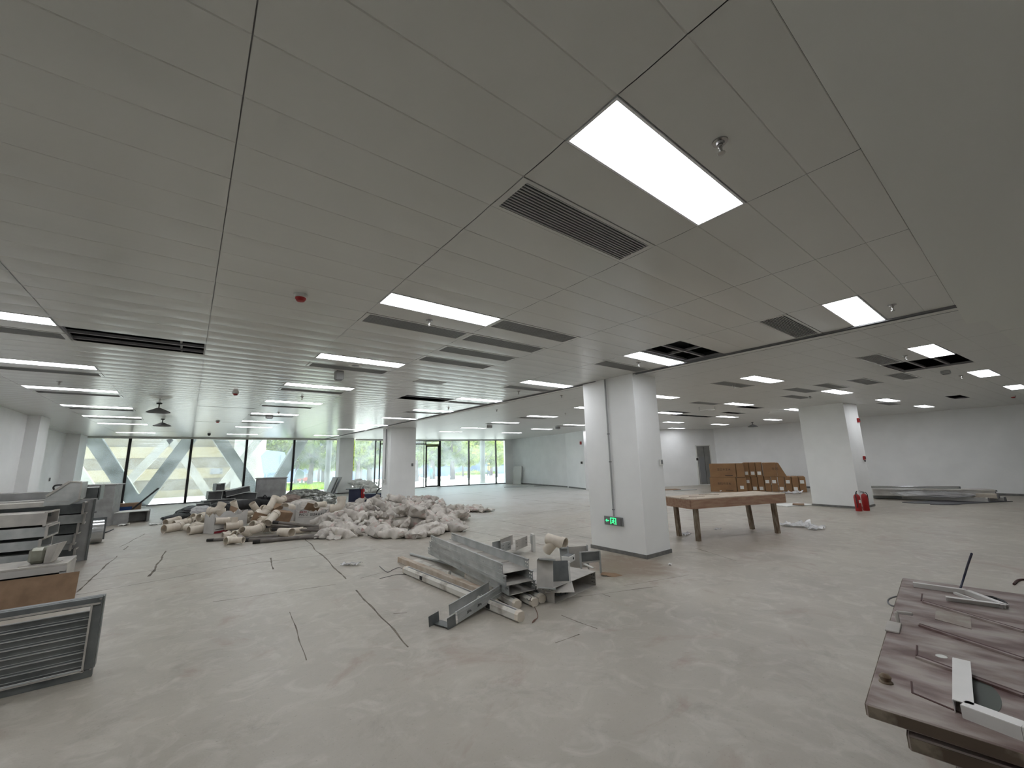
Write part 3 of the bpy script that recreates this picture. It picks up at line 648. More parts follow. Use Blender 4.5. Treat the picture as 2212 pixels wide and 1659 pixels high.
# round columns in front of the glass
for px, lb, wd in ((709, 'round pale concrete column outside the window left of the far pillar', .16), (1042.5, 'round pale concrete column outside the window near the right end', .2)):
    c_ = PY(px, 1000, 27.0); t = thing('round_column', lb, 'column', (c_.x, 27.0, zg(27)))
    MB().lathe([(wd, 0), (wd, 4.3)], 28).build('shaft', M_conc, t, smooth=True); MB().lathe([(wd+.03, 0), (wd+.03, .12)], 28).build('foot_ring', M_concl, t)
# lawn and flower beds: countless blades, so each is one object
def grass_patch(px_pts, lb, n, hgt=.22):
    q = [PG(*p) for p in px_pts]
    for v in q:
        if v.y > 62: v *= 62/v.y; v.z = zg(v.y)
    mb = MB(); k = len(q)
    mb.add([(v.x, v.y, v.z+.03) for v in q], [tuple(range(k))])
    xs_ = [v.x for v in q]; ys_ = [v.y for v in q]
    def inside(x, y):
        c_ = False
        for i in range(k):
            a, b = q[i], q[(i+1) % k]
            if (a.y > y) != (b.y > y) and x < (b.x-a.x)*(y-a.y)/(b.y-a.y)+a.x: c_ = not c_
        return c_
    rr = random.Random(3); c_ = 0
    while c_ < n:
        x, y = rr.uniform(min(xs_), max(xs_)), rr.uniform(min(ys_), max(ys_))
        if not inside(x, y): c_ += .05; continue
        c_ += 1; z = zg(y)+.02; a = rr.uniform(0, 6.28); h = hgt*rr.uniform(.5, 1.3); w_ = h*.45
        mb.add([(x-w_*math.cos(a), y-w_*math.sin(a), z), (x+w_*math.cos(a), y+w_*math.sin(a), z), (x+.1*rr.uniform(-1, 1), y+.1*rr.uniform(-1, 1), z+h)], [(0, 1, 2)])
    o = mb.build('lawn', M_grass); tag(o, lb, 'grass', kind='stuff'); return o
grass_patch([(596, 1061), (612, 1046), (628, 1040), (701, 1039), (726, 1043), (727, 1057), (640, 1060)], 'bright yellow green lawn outside the left window bay', 3500, .3)
grass_patch([(764, 1047), (764, 1042), (790, 1043), (797, 1048)], 'small patch of green outside behind the white sacks', 700, .3)
# trees
def leaf_mesh(seed, n, rx, rz, cz):
    rr = random.Random(seed); mb = MB(); cl = [(rr.uniform(-1, 1)*rx*.75, rr.uniform(-1, 1)*rx*.75, cz+rr.uniform(-1, 1)*rz*.8, rr.uniform(.5, 1.1)) for _ in range(26)]
    for _ in range(n):
        c_ = rr.choice(cl); d = Vector((rr.gauss(0, 1), rr.gauss(0, 1), rr.gauss(0, .7))).normalized()*c_[3]*rr.uniform(.55, 1.0)
        p = Vector(c_[:3])+d; s_ = rr.uniform(.1, .2); u = Vector((rr.gauss(0, 1), rr.gauss(0, 1), rr.gauss(0, 1))).normalized(); v = u.orthogonal().normalized()*s_*.7; u *= s_
        mb.add([tuple(p-u), tuple(p+v), tuple(p+u), tuple(p-v)], [(0, 1, 2, 3)])
    return mb
def trunk_mesh(seed, h, r):
    rr = random.Random(seed); mb = MB(); top = Vector((rr.uniform(-.3, .3), rr.uniform(-.3, .3), h))
    mb.sweep([(0, 0, 0), (top.x*.3, top.y*.4, h*.35), (top.x*.6, top.y, h*.7), tuple(top)], [r*1.3, r, r*.75, r*.4], 9)
    for k in range(5):
        a = rr.uniform(0, 6.28); b = Vector((math.cos(a), math.sin(a), .9))*rr.uniform(1.0, 1.8); s0 = top*(.45+.1*k)
        mb.sweep([tuple(s0), tuple(s0+b*.5), tuple(s0+b+Vector((0, 0, .3)))], [r*.45, r*.3, r*.12], 6)
    return mb
kinds = []
for s_, (h, r, m_) in enumerate(((4.5, .2, M_leafb), (5.2, .28, M_leafa), (4.8, .16, M_leafb))):
    t = thing('tree', 'x', 'tree', group='trees beyond the plaza'); leaf_mesh(10+s_, 6500, 2.8, 2.4, 4.5).build('foliage', m_, t); trunk_mesh(20+s_, h, r).build('trunk', M_bark, t, smooth=True); kinds.append(t)
spots = [(560, 52, 1), (600, 47, 0), (640, 56, 2), (672, 49, 1), (700, 58, 0), (735, 50, 2), (772, 46, 0), (800, 55, 1), (832, 60, 2), (900, 50, 0), (935, 60, 1), (978, 52, 1), (1012, 57, 0), (1045, 49, 2), (1072, 55, 0), (860, 48, 0), (610, 68, 1), (690, 70, 2), (780, 70, 0), (920, 74, 1), (1000, 72, 2), (1060, 70, 1)]
spots.sort(); rr = random.Random(5)
for k, (px, D, kd) in enumerate(spots):
    d = ray(px, 1000); d.z = 0; d.normalize(); q = d*D; sc_ = rr.uniform(.85, 1.15)
    lb = '%s tree beyond the plaza, %s from the left through the windows' % (['yellow green', 'darker green', 'slim yellow green'][kd], ORD[k+1])
    if kinds[kd]['label'] == 'x': o = kinds[kd]; o.location = (q.x, q.y, zg(q.y)); o['label'] = lb
    else: o = dup(kinds[kd], (q.x, q.y, zg(q.y)), (0, 0, rr.uniform(0, 6)), lb, scale=(sc_, sc_, sc_*rr.uniform(.8, 1.05)))
# hedge, bushes
def bush(px, py, s_, lb, m_=M_leafb):
    q = PG(px, py); mb = MB(); r0 = random.Random(int(px))
    for _ in range(700):
        d = Vector((r0.gauss(0, 1), r0.gauss(0, 1), abs(r0.gauss(0, .6)))).normalized()*r0.uniform(.6, 1); p = Vector((d.x*s_*1.7, d.y*s_, d.z*s_*.7)); u = Vector((r0.gauss(0, 1), r0.gauss(0, 1), r0.gauss(0, 1))).normalized()*.12; v = u.orthogonal()*.7
        mb.add([tuple(p-u), tuple(p+v), tuple(p+u), tuple(p-v)], [(0, 1, 2, 3)])
    mb.lathe([(s_*1.0, 0), (s_*.9, s_*.35), (.1, s_*.5)], 10)
    solo('bush', mb, m_, lb, 'bush', tuple(q))
bush(907, 1024, 1.3, 'low bush left of the glass door'); bush(940, 1028, 1.5, 'round bush seen through the glass door'); bush(960, 1025, 1.6, 'low bush just right of the glass door'); bush(1004, 1027, 1.5, 'low bush left of the second right mullion')
bush(1024, 1026, 1.6, 'low bush right of the second right mullion'); bush(1064, 1024, 1.2, 'low bush at the right end of the glazing'); bush(672, 1037, 1.5, 'low bush beyond the lawn'); bush(790, 1030, 1.3, 'low bush left of the middle pillar')
# blue hoarding far behind the trunks
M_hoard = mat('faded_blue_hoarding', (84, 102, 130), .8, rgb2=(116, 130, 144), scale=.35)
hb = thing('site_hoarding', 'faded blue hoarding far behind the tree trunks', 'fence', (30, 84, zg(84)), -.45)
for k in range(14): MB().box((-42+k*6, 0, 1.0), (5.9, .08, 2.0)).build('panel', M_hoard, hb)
# haze-pale building behind the trees
hz_ = thing('distant_building', 'pale bluish block far behind the trees', 'building', (35, 125, -3), -.4)
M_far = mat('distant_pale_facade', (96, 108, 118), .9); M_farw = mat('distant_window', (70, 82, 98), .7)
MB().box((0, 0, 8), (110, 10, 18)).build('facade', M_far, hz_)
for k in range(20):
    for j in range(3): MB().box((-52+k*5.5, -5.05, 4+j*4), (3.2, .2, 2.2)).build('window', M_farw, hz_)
# workers on the plaza
def worker(px, py, lb, top_m, leg_m, hat_m, face, hgt=1.7, stride=.12):
    q = PG(px, py); t = thing('person', lb, 'person', tuple(q), face)
    s_ = hgt/1.7
    me = bpy.data.meshes.new('body'); J = {'p': (0, 0, .92), 'c': (0, 0, 1.2), 'n': (0, 0, 1.44), 'h': (0, .02, 1.52), 'h2': (0, .02, 1.66),
        'ls': (-.19, 0, 1.38), 'le': (-.25, .03, 1.12), 'lw': (-.24, .14, .9), 'lh': (-.23, .17, .82), 'rs': (.19, 0, 1.38), 're': (.25, .03, 1.12), 'rw': (.24, .14, .9), 'rh': (.23, .17, .82),
        'lk': (-.11, stride, .5), 'la': (-.11, stride*.6, .09), 'lt': (-.11, stride*.6+.15, .04), 'rk': (.11, -stride*.3, .5), 'ra': (.11, -stride, .09), 'rt': (.11, -stride+.15, .04)}
    K = list(J); E_ = [('p', 'c'), ('c', 'n'), ('n', 'h'), ('h', 'h2'), ('n', 'ls'), ('ls', 'le'), ('le', 'lw'), ('lw', 'lh'), ('n', 'rs'), ('rs', 're'), ('re', 'rw'), ('rw', 'rh'), ('p', 'lk'), ('lk', 'la'), ('la', 'lt'), ('p', 'rk'), ('rk', 'ra'), ('ra', 'rt')]
    RR = {'p': .15, 'c': .15, 'n': .06, 'h': .085, 'h2': .08, 'ls': .07, 'rs': .07, 'le': .05, 're': .05, 'lw': .035, 'rw': .035, 'lh': .04, 'rh': .04, 'lk': .075, 'rk': .075, 'la': .045, 'ra': .045, 'lt': .04, 'rt': .04}
    me.from_pydata([Vector(J[k])*s_ for k in K], [(K.index(a), K.index(b)) for a, b in E_], []); me.materials.append(leg_m)
    o = bpy.data.objects.new('body', me); COL.objects.link(o); o.parent = t; sk_ = o.modifiers.new('skin', 'SKIN')
    for k, v in zip(K, me.skin_vertices[0].data): v.radius = (RR[k]*s_, RR[k]*s_*.8); v.use_root = (k == 'p')
    o.modifiers.new('sub', 'SUBSURF').render_levels = 1
    MB().lathe([(.16, .88), (.19, 1.0), (.2, 1.3), (.17, 1.42), (.07, 1.47)], 14, Matrix.Diagonal((s_*1.05, s_*.8, s_, 1))).build('vest', top_m, t, smooth=True)
    MB().lathe([(.14, 1.64), (.12, 1.7), (.07, 1.76), (.01, 1.78)], 14, Matrix.Diagonal((s_, s_, s_, 1))).build('helmet', hat_m, t, smooth=True)
M_teal = mat('teal_cloth', (70, 160, 160), .8); M_yel = mat('yellow_cloth', (236, 186, 40), .8); M_navy = mat('navy_cloth', (70, 80, 96), .8); M_tealp = mat('teal_trousers', (96, 150, 158), .8); M_hat = mat('white_helmet', (230, 232, 232), .4); M_haty = mat('yellow_helmet', (235, 200, 50), .4)
worker(931, 1036, 'person in teal work clothes and white helmet standing beyond the glass door', M_teal, M_tealp, M_hat, 3.0)
worker(1056, 1032, 'person in a yellow vest and yellow helmet walking outside at the right', M_yel, M_navy, M_haty, 1.2, stride=.2)
worker(898, 1030, 'person in pale clothes and yellow helmet half hidden by the middle pillar', M_teal, M_tealp, M_haty, 2.6)
# small machine and cone on the plaza
q = PG(650, 1046); t = thing('site_cart', 'small red and grey cart parked beyond the lawn', 'cart', tuple(q))
MB().box((0, 0, .7), (1.6, .9, .5)).build('body', mat('dull_red', (176, 84, 70), .6), t); MB().box((.9, 0, 1.1), (.5, .8, .8)).build('cab', M_grey, t)
for sx in (-.6, .8):
    for sy in (-.45, .45): MB().tube((sx, sy-.05, .28), (sx, sy+.05, .28), .28, 16).build('wheel', M_blk, t)
# ------------------------------------------------------------------ loose things: centre heap of cable trays
def TM(x, y, z, rz=0, rx=0, ry=0): return Matrix.Translation((x, y, z)) @ Matrix.Rotation(rz, 4, 'Z') @ Matrix.Rotation(ry, 4, 'Y') @ Matrix.Rotation(rx, 4, 'X')
def channel(L, w_, h, t=.003, holes=True, lip=.012):
    # open-top cable tray along +X from the origin; returns parts: floor pan and two perforated sides
    pan = MB().box((L/2, 0, t/2), (L, w_, t))
    for k in range(3): pan.box((L*(.2+.3*k), 0, t+.004), (.05, w_*.96, .008))
    sides = []
    for s_ in (-1, 1):
        sd = MB(); y = s_*w_/2
        if holes:   # end rows of slots, built as gaps between bands
            x0, x1 = .09, L-.09
            sd.box(((x0+x1)/2, y, h/2), (x1-x0, t, h))
            for xa in (0, x1):
                for (za, zb) in ((0, .25*h), (.38*h, .6*h), (.73*h, h)): sd.box((xa+.045, y, (za+zb)/2), (.09, t, zb-za))
                for dx in (.008, .045, .082): sd.box((xa+dx, y, h/2), (.016, t, h))
        else: sd.box((L/2, y, h/2), (L, t, h))
        sd.box((L/2, y-s_*lip/2, h), (L, lip, t)); sd.box((L/2, y+s_*.003, h*.3), (L, .005, .004)); sd.box((L/2, y+s_*.004, h-.004), (L, .01, .014))
        n_ = int(L/.28)
        for k in range(n_): sd.box((.2+k*.28, y+s_*.005, h*.45), (.02, .006, .012))
        sides.append(sd)
    return pan, sides
def tray(label, loc, rz, L, w_, h, m_=M_galvd, rot=None, **k):
    t = thing('cable_tray', label, 'cable tray', loc, rz, 'long cable trays in the centre heap', rot=rot); pan, sd = channel(L, w_, h, **k)
    pan.build('pan', m_, t)
    for s_ in sd: s_.build('side_rail', M_galv, t)
    return t
def trayp(label, pn, pf, z, w_, h, **k):
    # pn, pf: pixels of the near and far end of the left bottom edge
    a = P(pn[0], pn[1], z); b = P(pf[0], pf[1], z); an, L = frame_from(a, b); n = Vector((-math.sin(an), math.cos(an), 0))
    o = a-n*w_/2; tray(label, (o.x, o.y, z), an, L, w_, h, **k); return a, b, an
trayp('bottom cable tray of the stack of three, its perforated end facing right', (1100, 1287), (925, 1196), .13, .36, .105)
trayp('middle cable tray of the stack of three, dark opening above its pan', (1094, 1266), (928, 1184), .24, .36, .105)
A3, B3, ang3 = trayp('top cable tray of the stack of three, open and lit inside', (1086, 1240), (931, 1172), .35, .36, .11)
# old strip light fittings with bevelled ends
def fitting(label, pn, pf, z, w_=.1, h=.09, smear=False):
    a = P(pn[0], pn[1], z); b = P(pf[0], pf[1], z); an, L = frame_from(a, b)
    t = thing('strip_light_fitting', label, 'light fitting', (a.x, a.y, z), an, 'old strip light fittings under the trays')
    c = .022; prof = [(-w_/2+c, 0), (w_/2-c, 0), (w_/2, c), (w_/2, h-c), (w_/2-c, h), (-w_/2+c, h), (-w_/2, h-c), (-w_/2, c)]
    MB().rings([[(x, y, z_) for y, z_ in prof] for x in (.05, L-.05)]).build('body', M_fit, t)
    for x0, x1 in ((0, .05), (L-.05, L)):
        MB().rings([[(x, y*s_, h/2+(z_-h/2)*s_) for y, z_ in prof] for x, s_ in ((x0, .97 if x0 == 0 else 1.04), (x1, 1.04 if x0 == 0 else .97))]).build('end_cap', M_pvc, t, bevel=.002)
    MB().box((L/2, 0, h+.002), (L-.16, .02, .005)).build('groove', M_grey, t)
    if smear:
        for xx in (.5, L*.78): MB().box((xx, w_/2+.001, h*.5), (.07, .003, h*.5)).build('dark_label', M_ink, t); MB().box((xx, -w_/2-.001, h*.5), (.07, .003, h*.5)).build('dark_label', M_ink, t)
M_fit = mat('dirty_white_enamel', (206, 203, 194), .6, rgb2=(150, 142, 132), scale=6, lo=.5, hi=.7)
fitting('longest dirty white strip fitting lying nearest the camera with two dark labels', (1126, 1344), (876, 1238), .0, .105, .1, True)
fitting('short-looking strip fitting poking out under the trays, left of three', (1119, 1316), (1010, 1250), .0, .1, .09)
fitting('strip fitting poking out under the trays, middle of three, with a wire', (1156, 1311), (1020, 1240), .0, .1, .09)
fitting('strip fitting poking out under the trays, right of three', (1172, 1303), (1035, 1232), .0, .1, .09)
# plank beside them
a, b = P(1052, 1290, 0), P(864, 1213, 0); an, L = frame_from(a, b); n = Vector((-math.sin(an), math.cos(an), 0))
solo('timber_batten', MB().box((L/2, 0, .04), (L, .09, .08)), M_ply, 'dusty timber batten lying left of the cable trays', 'batten', (a.x, a.y, 0), an, bevel=.004)
a, b = P(1020, 1272, .02), P(880, 1212, .02); an, L = frame_from(a, b)
solo('timber_batten', MB().box((L/2, -.1, .01), (L, .18, .03)), M_fit, 'flat pinkish board lying between the batten and the trays', 'board', (a.x, a.y, 0), an)
a, b = P(985, 1222, .02), P(887, 1197, .02); solo('metal_pipe', MB().pipe((a.x, a.y, .022), (b.x, b.y, .022), .02, .004, 14), M_galv, 'thin steel pipe lying left of the cable trays', 'pipe', smooth=True)
a = P(967, 1244, .05); t = thing('metal_clip', 'small bent metal clip on the pinkish board', 'clip', (a.x, a.y, .036), .4); MB().box((0, 0, .04), (.05, .06, .08)).build('block', M_fit, t); MB().box((.05, 0, .03), (.03, .02, .06)).build('tab', M_galv, t)
# angle channel in front, leaning on the fittings: corner piece with handwritten marks
an0 = P(985, 1352, 0); af = P(1083, 1292, .06)
ang, L = frame_from((an0.x, an0.y, 0), (af.x, af.y, 0)); L += .02
t = thing('cable_tray_bend', 'short cable tray with an elbow end and scribbled marks, nearest in the heap', 'cable tray', (an0.x, an0.y, .012), 0, rot=(0, -.10, ang))
w_, h = .2, .115
MB().box((L/2, w_/2, .002), (L, w_, .004)).build('pan', M_galvd, t)
r1 = MB().box((L/2+.02, 0, h/2), (L-.02, .003, h)); r1.box((L/2, .006, h), (L, .014, .003)).box((L/2, -.003, h*.75), (L, .004, .004)).box((L/2, -.003, h*.3), (L, .004, .004)); r1.build('side_rail', M_galv, t)
r2_ = MB().box((L/2+.06, w_, h/2), (L-.1, .003, h)); r2_.box((L/2+.06, w_-.006, h), (L-.1, .014, .003)); r2_.build('side_rail', M_galv, t)
e = MB(); e.box((-.055, w_*.55, .0), (.11, w_*1.1, .004), TM(0, 0, .001, 0, 0, .12)).box((-.06, .0, .05), (.12, .003, .11)).box((-.1, w_*1.05, .05), (.14, .003, .11), TM(0, 0, 0, .0)); e.build('elbow_end', M_galvk, t)
def scrib(x):
    s_ = MB(); pts = [(0, 0), (.012, .03), (.018, 0), (.03, .03), (.036, .005), (.05, .025), (.055, .0), (.07, .012)]
    for (a0, b0), (a1, b1) in zip(pts[:-1], pts[1:]): s_.bar((x+a0, -.003, .035+b0), (x+a1, -.003, .035+b1), .0016, .004, up=(0, 1, 0))
    return s_
scrib(.17).build('ink_mark', M_ink, t); scrib(.34).build('ink_mark', M_ink, t)
# right-hand cluster
def open_box(label, loc, rz, L, w_, h, m_=M_galvd, top=True, holes=True, name='trunking_box', group=None):
    t = thing(name, label, 'trunking', loc, rz, group); th = .003
    MB().box((0, 0, th/2), (L, w_, th)).build('bottom', m_, t)
    for s_ in (-1, 1): 
        q = MB().box((s_*L/2, 0, h/2), (th, w_, h)); q.box((s_*(L/2-.008), 0, h-.002), (.016, w_, th)); q.build('side', m_, t)
    if top: MB().box((0, 0, h), (L+.01, w_+.01, th)).build('lid', M_galvd, t)
    if holes:
        e_ = MB()
        for k in range(2):
            for j in range(3): e_.box((L/2-.012+.003, -w_/2+.02+.03*k, h*(.25+.25*j)), (.002, .012, .012))
        e_.build('slot_holes', M_black, t)
    return t
a, b = P(1204, 1302, 0), P(1283, 1267, 0); an, L = frame_from(a, b); n = Vector((-math.sin(an), math.cos(an), 0)); c_ = (a+b)/2+n*.36
open_box('wide galvanised trunking length with its dark open end to the camera, right of the trays', (c_.x, c_.y, 0), an, L+.1, .72, .17)
a, b = P(1158, 1298, 0), P(1232, 1285, 0); an, L = frame_from(a, b); n = Vector((-math.sin(an), math.cos(an), 0)); c_ = (a+b)/2+n*.2
t = thing('bent_cover', 'loose bent steel lid propped over dark comb-like brackets between the trunkings', 'lid', (c_.x, c_.y, .12), an)
MB().box((0, 0, 0), (.5, .42, .004), Matrix.Rotation(.12, 4, 'Y')@Matrix.Rotation(-.08, 4, 'X')).build('sheet', M_galvd, t)
cb = MB(); 
for k in range(7): cb.box((-.2+k*.065, -.16, -.07), (.006, .03, .1))
cb.box((0, -.14, -.115), (.46, .04, .004)); cb.build('comb_brackets', M_galvk, t)
def vee(label, loc, rot, L=.34, w_=.22, h=.13, m_=M_galvd, m2=M_galv, holes=True, name='tray_connector'):
    t = thing(name, label, 'tray piece', loc, rot=rot, group='short tray pieces in the centre heap'); MB().box((0, 0, 0), (L, w_, .003)).build('pan', m_, t)
    for s_ in (-1, 1):
        q = MB().box((0, s_*w_/2, h/2), (L, .003, h)); q.box((0, s_*(w_/2-.007), h), (L, .014, .003)); q.build('side_rail', m2, t)
    if holes:
        e_ = MB()
        for sx in (-1, 1):
            for j in (.35, .7):
                for k in (0, 1): e_.box((sx*(L/2-.03-.035*k), w_/2+.002, h*j), (.014, .003, .008)).box((sx*(L/2-.03-.035*k), -w_/2-.002, h*j), (.014, .003, .008))
        e_.build('slot_holes', M_ink, t)
    return t
q = P(1178, 1262, .2); vee('tall bent tray piece leaning upright in the middle of the heap, its top darker', (q.x, q.y, .30), (1.15, .15, -.5), .2, .32, .10)
q = P(1205, 1262, .15); t = thing('steel_angle_sheet', 'folded steel sheet with a dark glossy face leaning beside the upright tray piece', 'sheet', (q.x, q.y, .18), -.65)
MB().box((0, 0, .11), (.28, .003, .24), Matrix.Rotation(-.25, 4, 'X')).build('back_face', M_galvk, t); MB().box((0, -.1, .0), (.34, .2, .003), Matrix.Rotation(.35, 4, 'X')).build('front_flap', M_galvd, t); MB().box((.145, -.02, .11), (.012, .03, .24)).build('edge_strip', M_white, t)
q = P(1103, 1198, 0); vee('open tray piece with dark inside at the back left of the heap', (q.x+.1, q.y+.02, .1), (0, .0, .42), .46, .3, .17, m2=M_galvd)
q = P(1085, 1197, 0); vee('pale perforated tray end at the back left of the heap, left of the open piece', (q.x-.1, q.y-.12, .1), (0, 0, .2), .26, .2, .14, M_galv, M_galv)
q = P(1140, 1190, 0); t = thing('tray_cover', 'small white upright cover behind the left trays', 'cover', (q.x+.05, q.y-.1, .0), -.4); MB().box((0, 0, .15), (.05, .12, .3)).build('plate', M_white, t, bevel=.004); MB().box((-.03, 0, .2), (.01, .1, .15)).build('flange', M_galv, t)
q = P(1240, 1238, 0); vee('pale square tray piece standing behind the cream pipe', (q.x+.12, q.y+.22, .2), (1.3, 0, -.45), .26, .2, .1, M_galv, M_galv)
q = P(1277, 1240, 0); t = thing('tray_end_stand', 'upright H-shaped tray end with a dark panel and two legs, rightmost of the heap', 'tray piece', (q.x, q.y, 0), -.42)
for s_ in (-1, 1): MB().box((s_*.15, 0, .155), (.02, .03, .31)).build('leg', M_galv, t)
MB().box((0, 0, .235), (.28, .006, .13)).build('dark_panel', M_galvk, t); MB().box((0, 0, .305), (.3, .02, .012)).build('top_lip', M_galv, t); MB().box((0, -.005, .165), (.28, .01, .02)).build('rail', M_galvd, t)
q = P(1262, 1235, 0); t = thing('tray_end_stand', 'pale tray plate standing left of the H-shaped tray end', 'tray piece', (q.x-.02, q.y+.1, 0), -.5); MB().box((0, 0, .19), (.3, .004, .3)).build('plate', M_galvd, t); MB().box((-.15, -.03, .19), (.004, .06, .34)).build('flange', M_galv, t); MB().box((.15, -.03, .19), (.004, .06, .34)).build('flange', M_galv, t)
q = P(1222, 1205, .3)
t = thing('adapter_box', 'small white box with a round dark socket lying on the trunking', 'box', tuple(P(1228, 1213, .175)), .35); MB().box((0, 0, .045), (.2, .13, .085)).build('body', M_white, t, bevel=.006)
MB().box((0, 0, .09), (.18, .11, .004)).build('dark_top', M_galvk, t); MB().tube((.03, -.066, .045), (.03, -.07, .045), .016, 16).build('socket', M_ink, t)
# cream Y-branch pipe on the heap
def ybranch(t, r=.075, L=.36, m_=None):
    m_ = m_ or M_pvc
    MB().pipe((-L/2, 0, 0), (L/2, 0, 0), r, .006, 22).build('main_pipe', m_, t, smooth=True)
    MB().pipe((L/2-.07, 0, 0), (L/2+.01, 0, 0), r*1.12, .008, 22).build('socket', m_, t, smooth=True)
    MB().pipe((-.02, 0, 0), (-.16, 0, -.2), r*.95, .006, 22).build('branch_pipe', m_, t, smooth=True)
    return t
t = thing('pipe_branch', 'cream plastic Y-shaped pipe branch on top of the tray heap, mouth to the right', 'pipe fitting', tuple(P(1201, 1169, .28)), rot=(0, .16, -1.3)); ybranch(t, .088, .34)
# torn cardboard and shards around
q = P(1312, 1240, 0); solo('cardboard_flap', MB().prism([(0, 0), (.35, -.05), (.42, .02), (.2, .12), (.02, .08)], .02, .026), M_card, 'curled cardboard flap lying right of the heap', 'cardboard', (q.x-.15, q.y, 0), -.8, rot=(.15, .12, -.9))
q = P(1270, 1233, .15); a, b = P(1262, 1218, .17), P(1281, 1227, .17); solo('white_strip', MB().bar(a, b, .03, .012), M_white, 'white strip lying on the lid of the wide trunking', 'strip')
# wires
def wire(pts, r, m_, label, cat='wire', name='loose_wire'):
    P_ = [Vector(p) for p in pts]; out = []
    for i in range(len(P_)-1):
        p0, p1, p2, p3 = P_[max(i-1, 0)], P_[i], P_[i+1], P_[min(i+2, len(P_)-1)]
        for k in range(6):
            t = k/6; out.append(.5*((2*p1)+(-p0+p2)*t+(2*p0-5*p1+4*p2-p3)*t*t+(-p0+3*p1-3*p2+p3)*t**3))
    out.append(P_[-1]); return solo(name, MB().sweep([tuple(o) for o in out], r, 6), m_, label, cat, smooth=True)
def wpx(pts, z=.006): return [tuple(P(x, y, z+dz)) for x, y, dz in pts]
wire(wpx([(1146, 1297, .09), (1151, 1305, .0), (1160, 1322, 0), (1161, 1334, 0), (1153, 1340, 0), (1150, 1345, 0), (1156, 1340, 0)]), .004, mat('brown_wire', (110, 78, 66), .6), 'brown wire trailing from the middle strip fitting on the floor')
wire(wpx([(820, 1223, 0), (830, 1232, 0), (838, 1236, 0), (850, 1230, 0), (862, 1226, 0), (872, 1230, .02)]), .004, M_blk, 'tangled dark wire at the far left end of the strip fittings')
wire(wpx([(820, 1250, 0), (840, 1245, 0), (858, 1241, 0), (880, 1241, 0)]), .003, M_blk, 'thin dark wire curving toward the left strip end')
wire(wpx([(1138, 1293, .1), (1143, 1298, .12), (1148, 1290, .14)]), .004, M_blk, 'short black wire end sticking up from the middle fitting')
# ------------------------------------------------------------------ sacks
def sack_mesh(seed, L=.5, W=.32, H=.2, neck=True, ears=True):
    rr = random.Random(seed); off = Vector((rr.uniform(0, 50), rr.uniform(0, 50), rr.uniform(0, 50))); nu, nv = 34, 26
    rings = []
    for i in range(nu+1):
        s_ = i/nu; x = (s_-.5)*L
        k = max(.02, 1-abs(2*s_-1)**3.2); 
        if neck and s_ > .74:
            q = (s_-.74)/.26; k = max(.16, k*(1-q*1.5)) if q < .55 else .16+.5*(q-.55)
            x += .05*q
        ring = []
        for j in range(nv):
            a = 2*math.pi*j/nv; cy, cz = math.cos(a), math.sin(a)
            e = .75; y = math.copysign(abs(cy)**e, cy)*W/2*(k**.5 if not neck or s_ < .74 else k); z = math.copysign(abs(cz)**(e*1.1), cz)*H/2*(k**.75)
            p = Vector((x, y, z)); rg = (1-abs(mn.noise(p*4.6+off))*2.4); rg2 = (1-abs(mn.noise(p*9+off*1.7))*2.2)
            n_ = rg*.05+rg2*.02+mn.noise(p*3.1+off)*.06-.035
            d = Vector((0, y, z)); d = d.normalized() if d.length > 1e-4 else Vector((0, 0, 1))
            p += d*n_*(.4+.6*k)
            if ears and s_ < .14 and abs(cy) > .72: p += Vector((-.07*(1-s_/.14)-.02, math.copysign(.05, cy), .015))
            if not neck and s_ > .86 and abs(cy) > .72: p += Vector((.06, math.copysign(.05, cy), .01))
            p.z = max(p.z, -H*.42); ring.append(tuple(p+Vector((0, 0, H*.42))))
        rings.append(ring)
    return MB().rings(rings)
def sheet_mesh(seed, L=.5, W=.35, amp=.07):
    rr = random.Random(seed); off = Vector((rr.uniform(0, 50), rr.uniform(0, 50), 0)); mb = MB(); nx, ny = 14, 10; vs = []
    for layer in (0, 1):
        for i in range(nx):
            for j in range(ny):
                x, y = (i/(nx-1)-.5)*L, (j/(ny-1)-.5)*W; p = Vector((x, y, 0)); z = abs(mn.noise(p*5+off))*amp*2+abs(mn.noise(p*13+off))*amp*.8
                x += mn.noise(p*4+off+Vector((9, 0, 0)))*.1; y += mn.noise(p*4+off+Vector((0, 9, 0)))*.1; vs.append((x, y, max(z, .0)+(.006 if layer else 0)))
    fs = []
    N = nx*ny
    for i in range(nx-1):
        for j in range(ny-1):
            a = i*ny+j; fs.append((a, a+1, a+ny+1, a+ny)); fs.append((N+a, N+a+ny, N+a+ny+1, N+a+1))
    bnd = [i*ny for i in range(nx)]+[(nx-1)*ny+j for j in range(1, ny)]+[i*ny+ny-1 for i in range(nx-2, -1, -1)]+[j for j in range(ny-2, 0, -1)]
    for k in range(len(bnd)): a, b = bnd[k], bnd[(k+1) % len(bnd)]; fs.append((a, b, N+b, N+a))
    return mb.add(vs, fs)
protos = [sack_mesh(i+1, *d).build('rubble_sack', M_sack, smooth=True) for i, d in enumerate([(.5, .34, .22), (.44, .3, .2), (.55, .36, .26), (.4, .34, .24), (.48, .28, .19, False), (.36, .3, .22), (.6, .34, .22, False), (.42, .26, .18)])]
for p in protos: p.location = (0, 0, -50)
flat = [sheet_mesh(40+i, .55, .4, .07).build('empty_sack', M_sack, smooth=True) for i in range(4)]
psu = [False]*8; fsu = [False]*4
def place(lst, usedl, k, loc, rot, sc_):
    if not usedl[k]: o = lst[k]; usedl[k] = True
    else: o = lst[k].copy(); COL.objects.link(o)
    o.location = loc; o.rotation_euler = rot; o.scale = (sc_, sc_, sc_); return o
rs = random.Random(12)
sacks = []
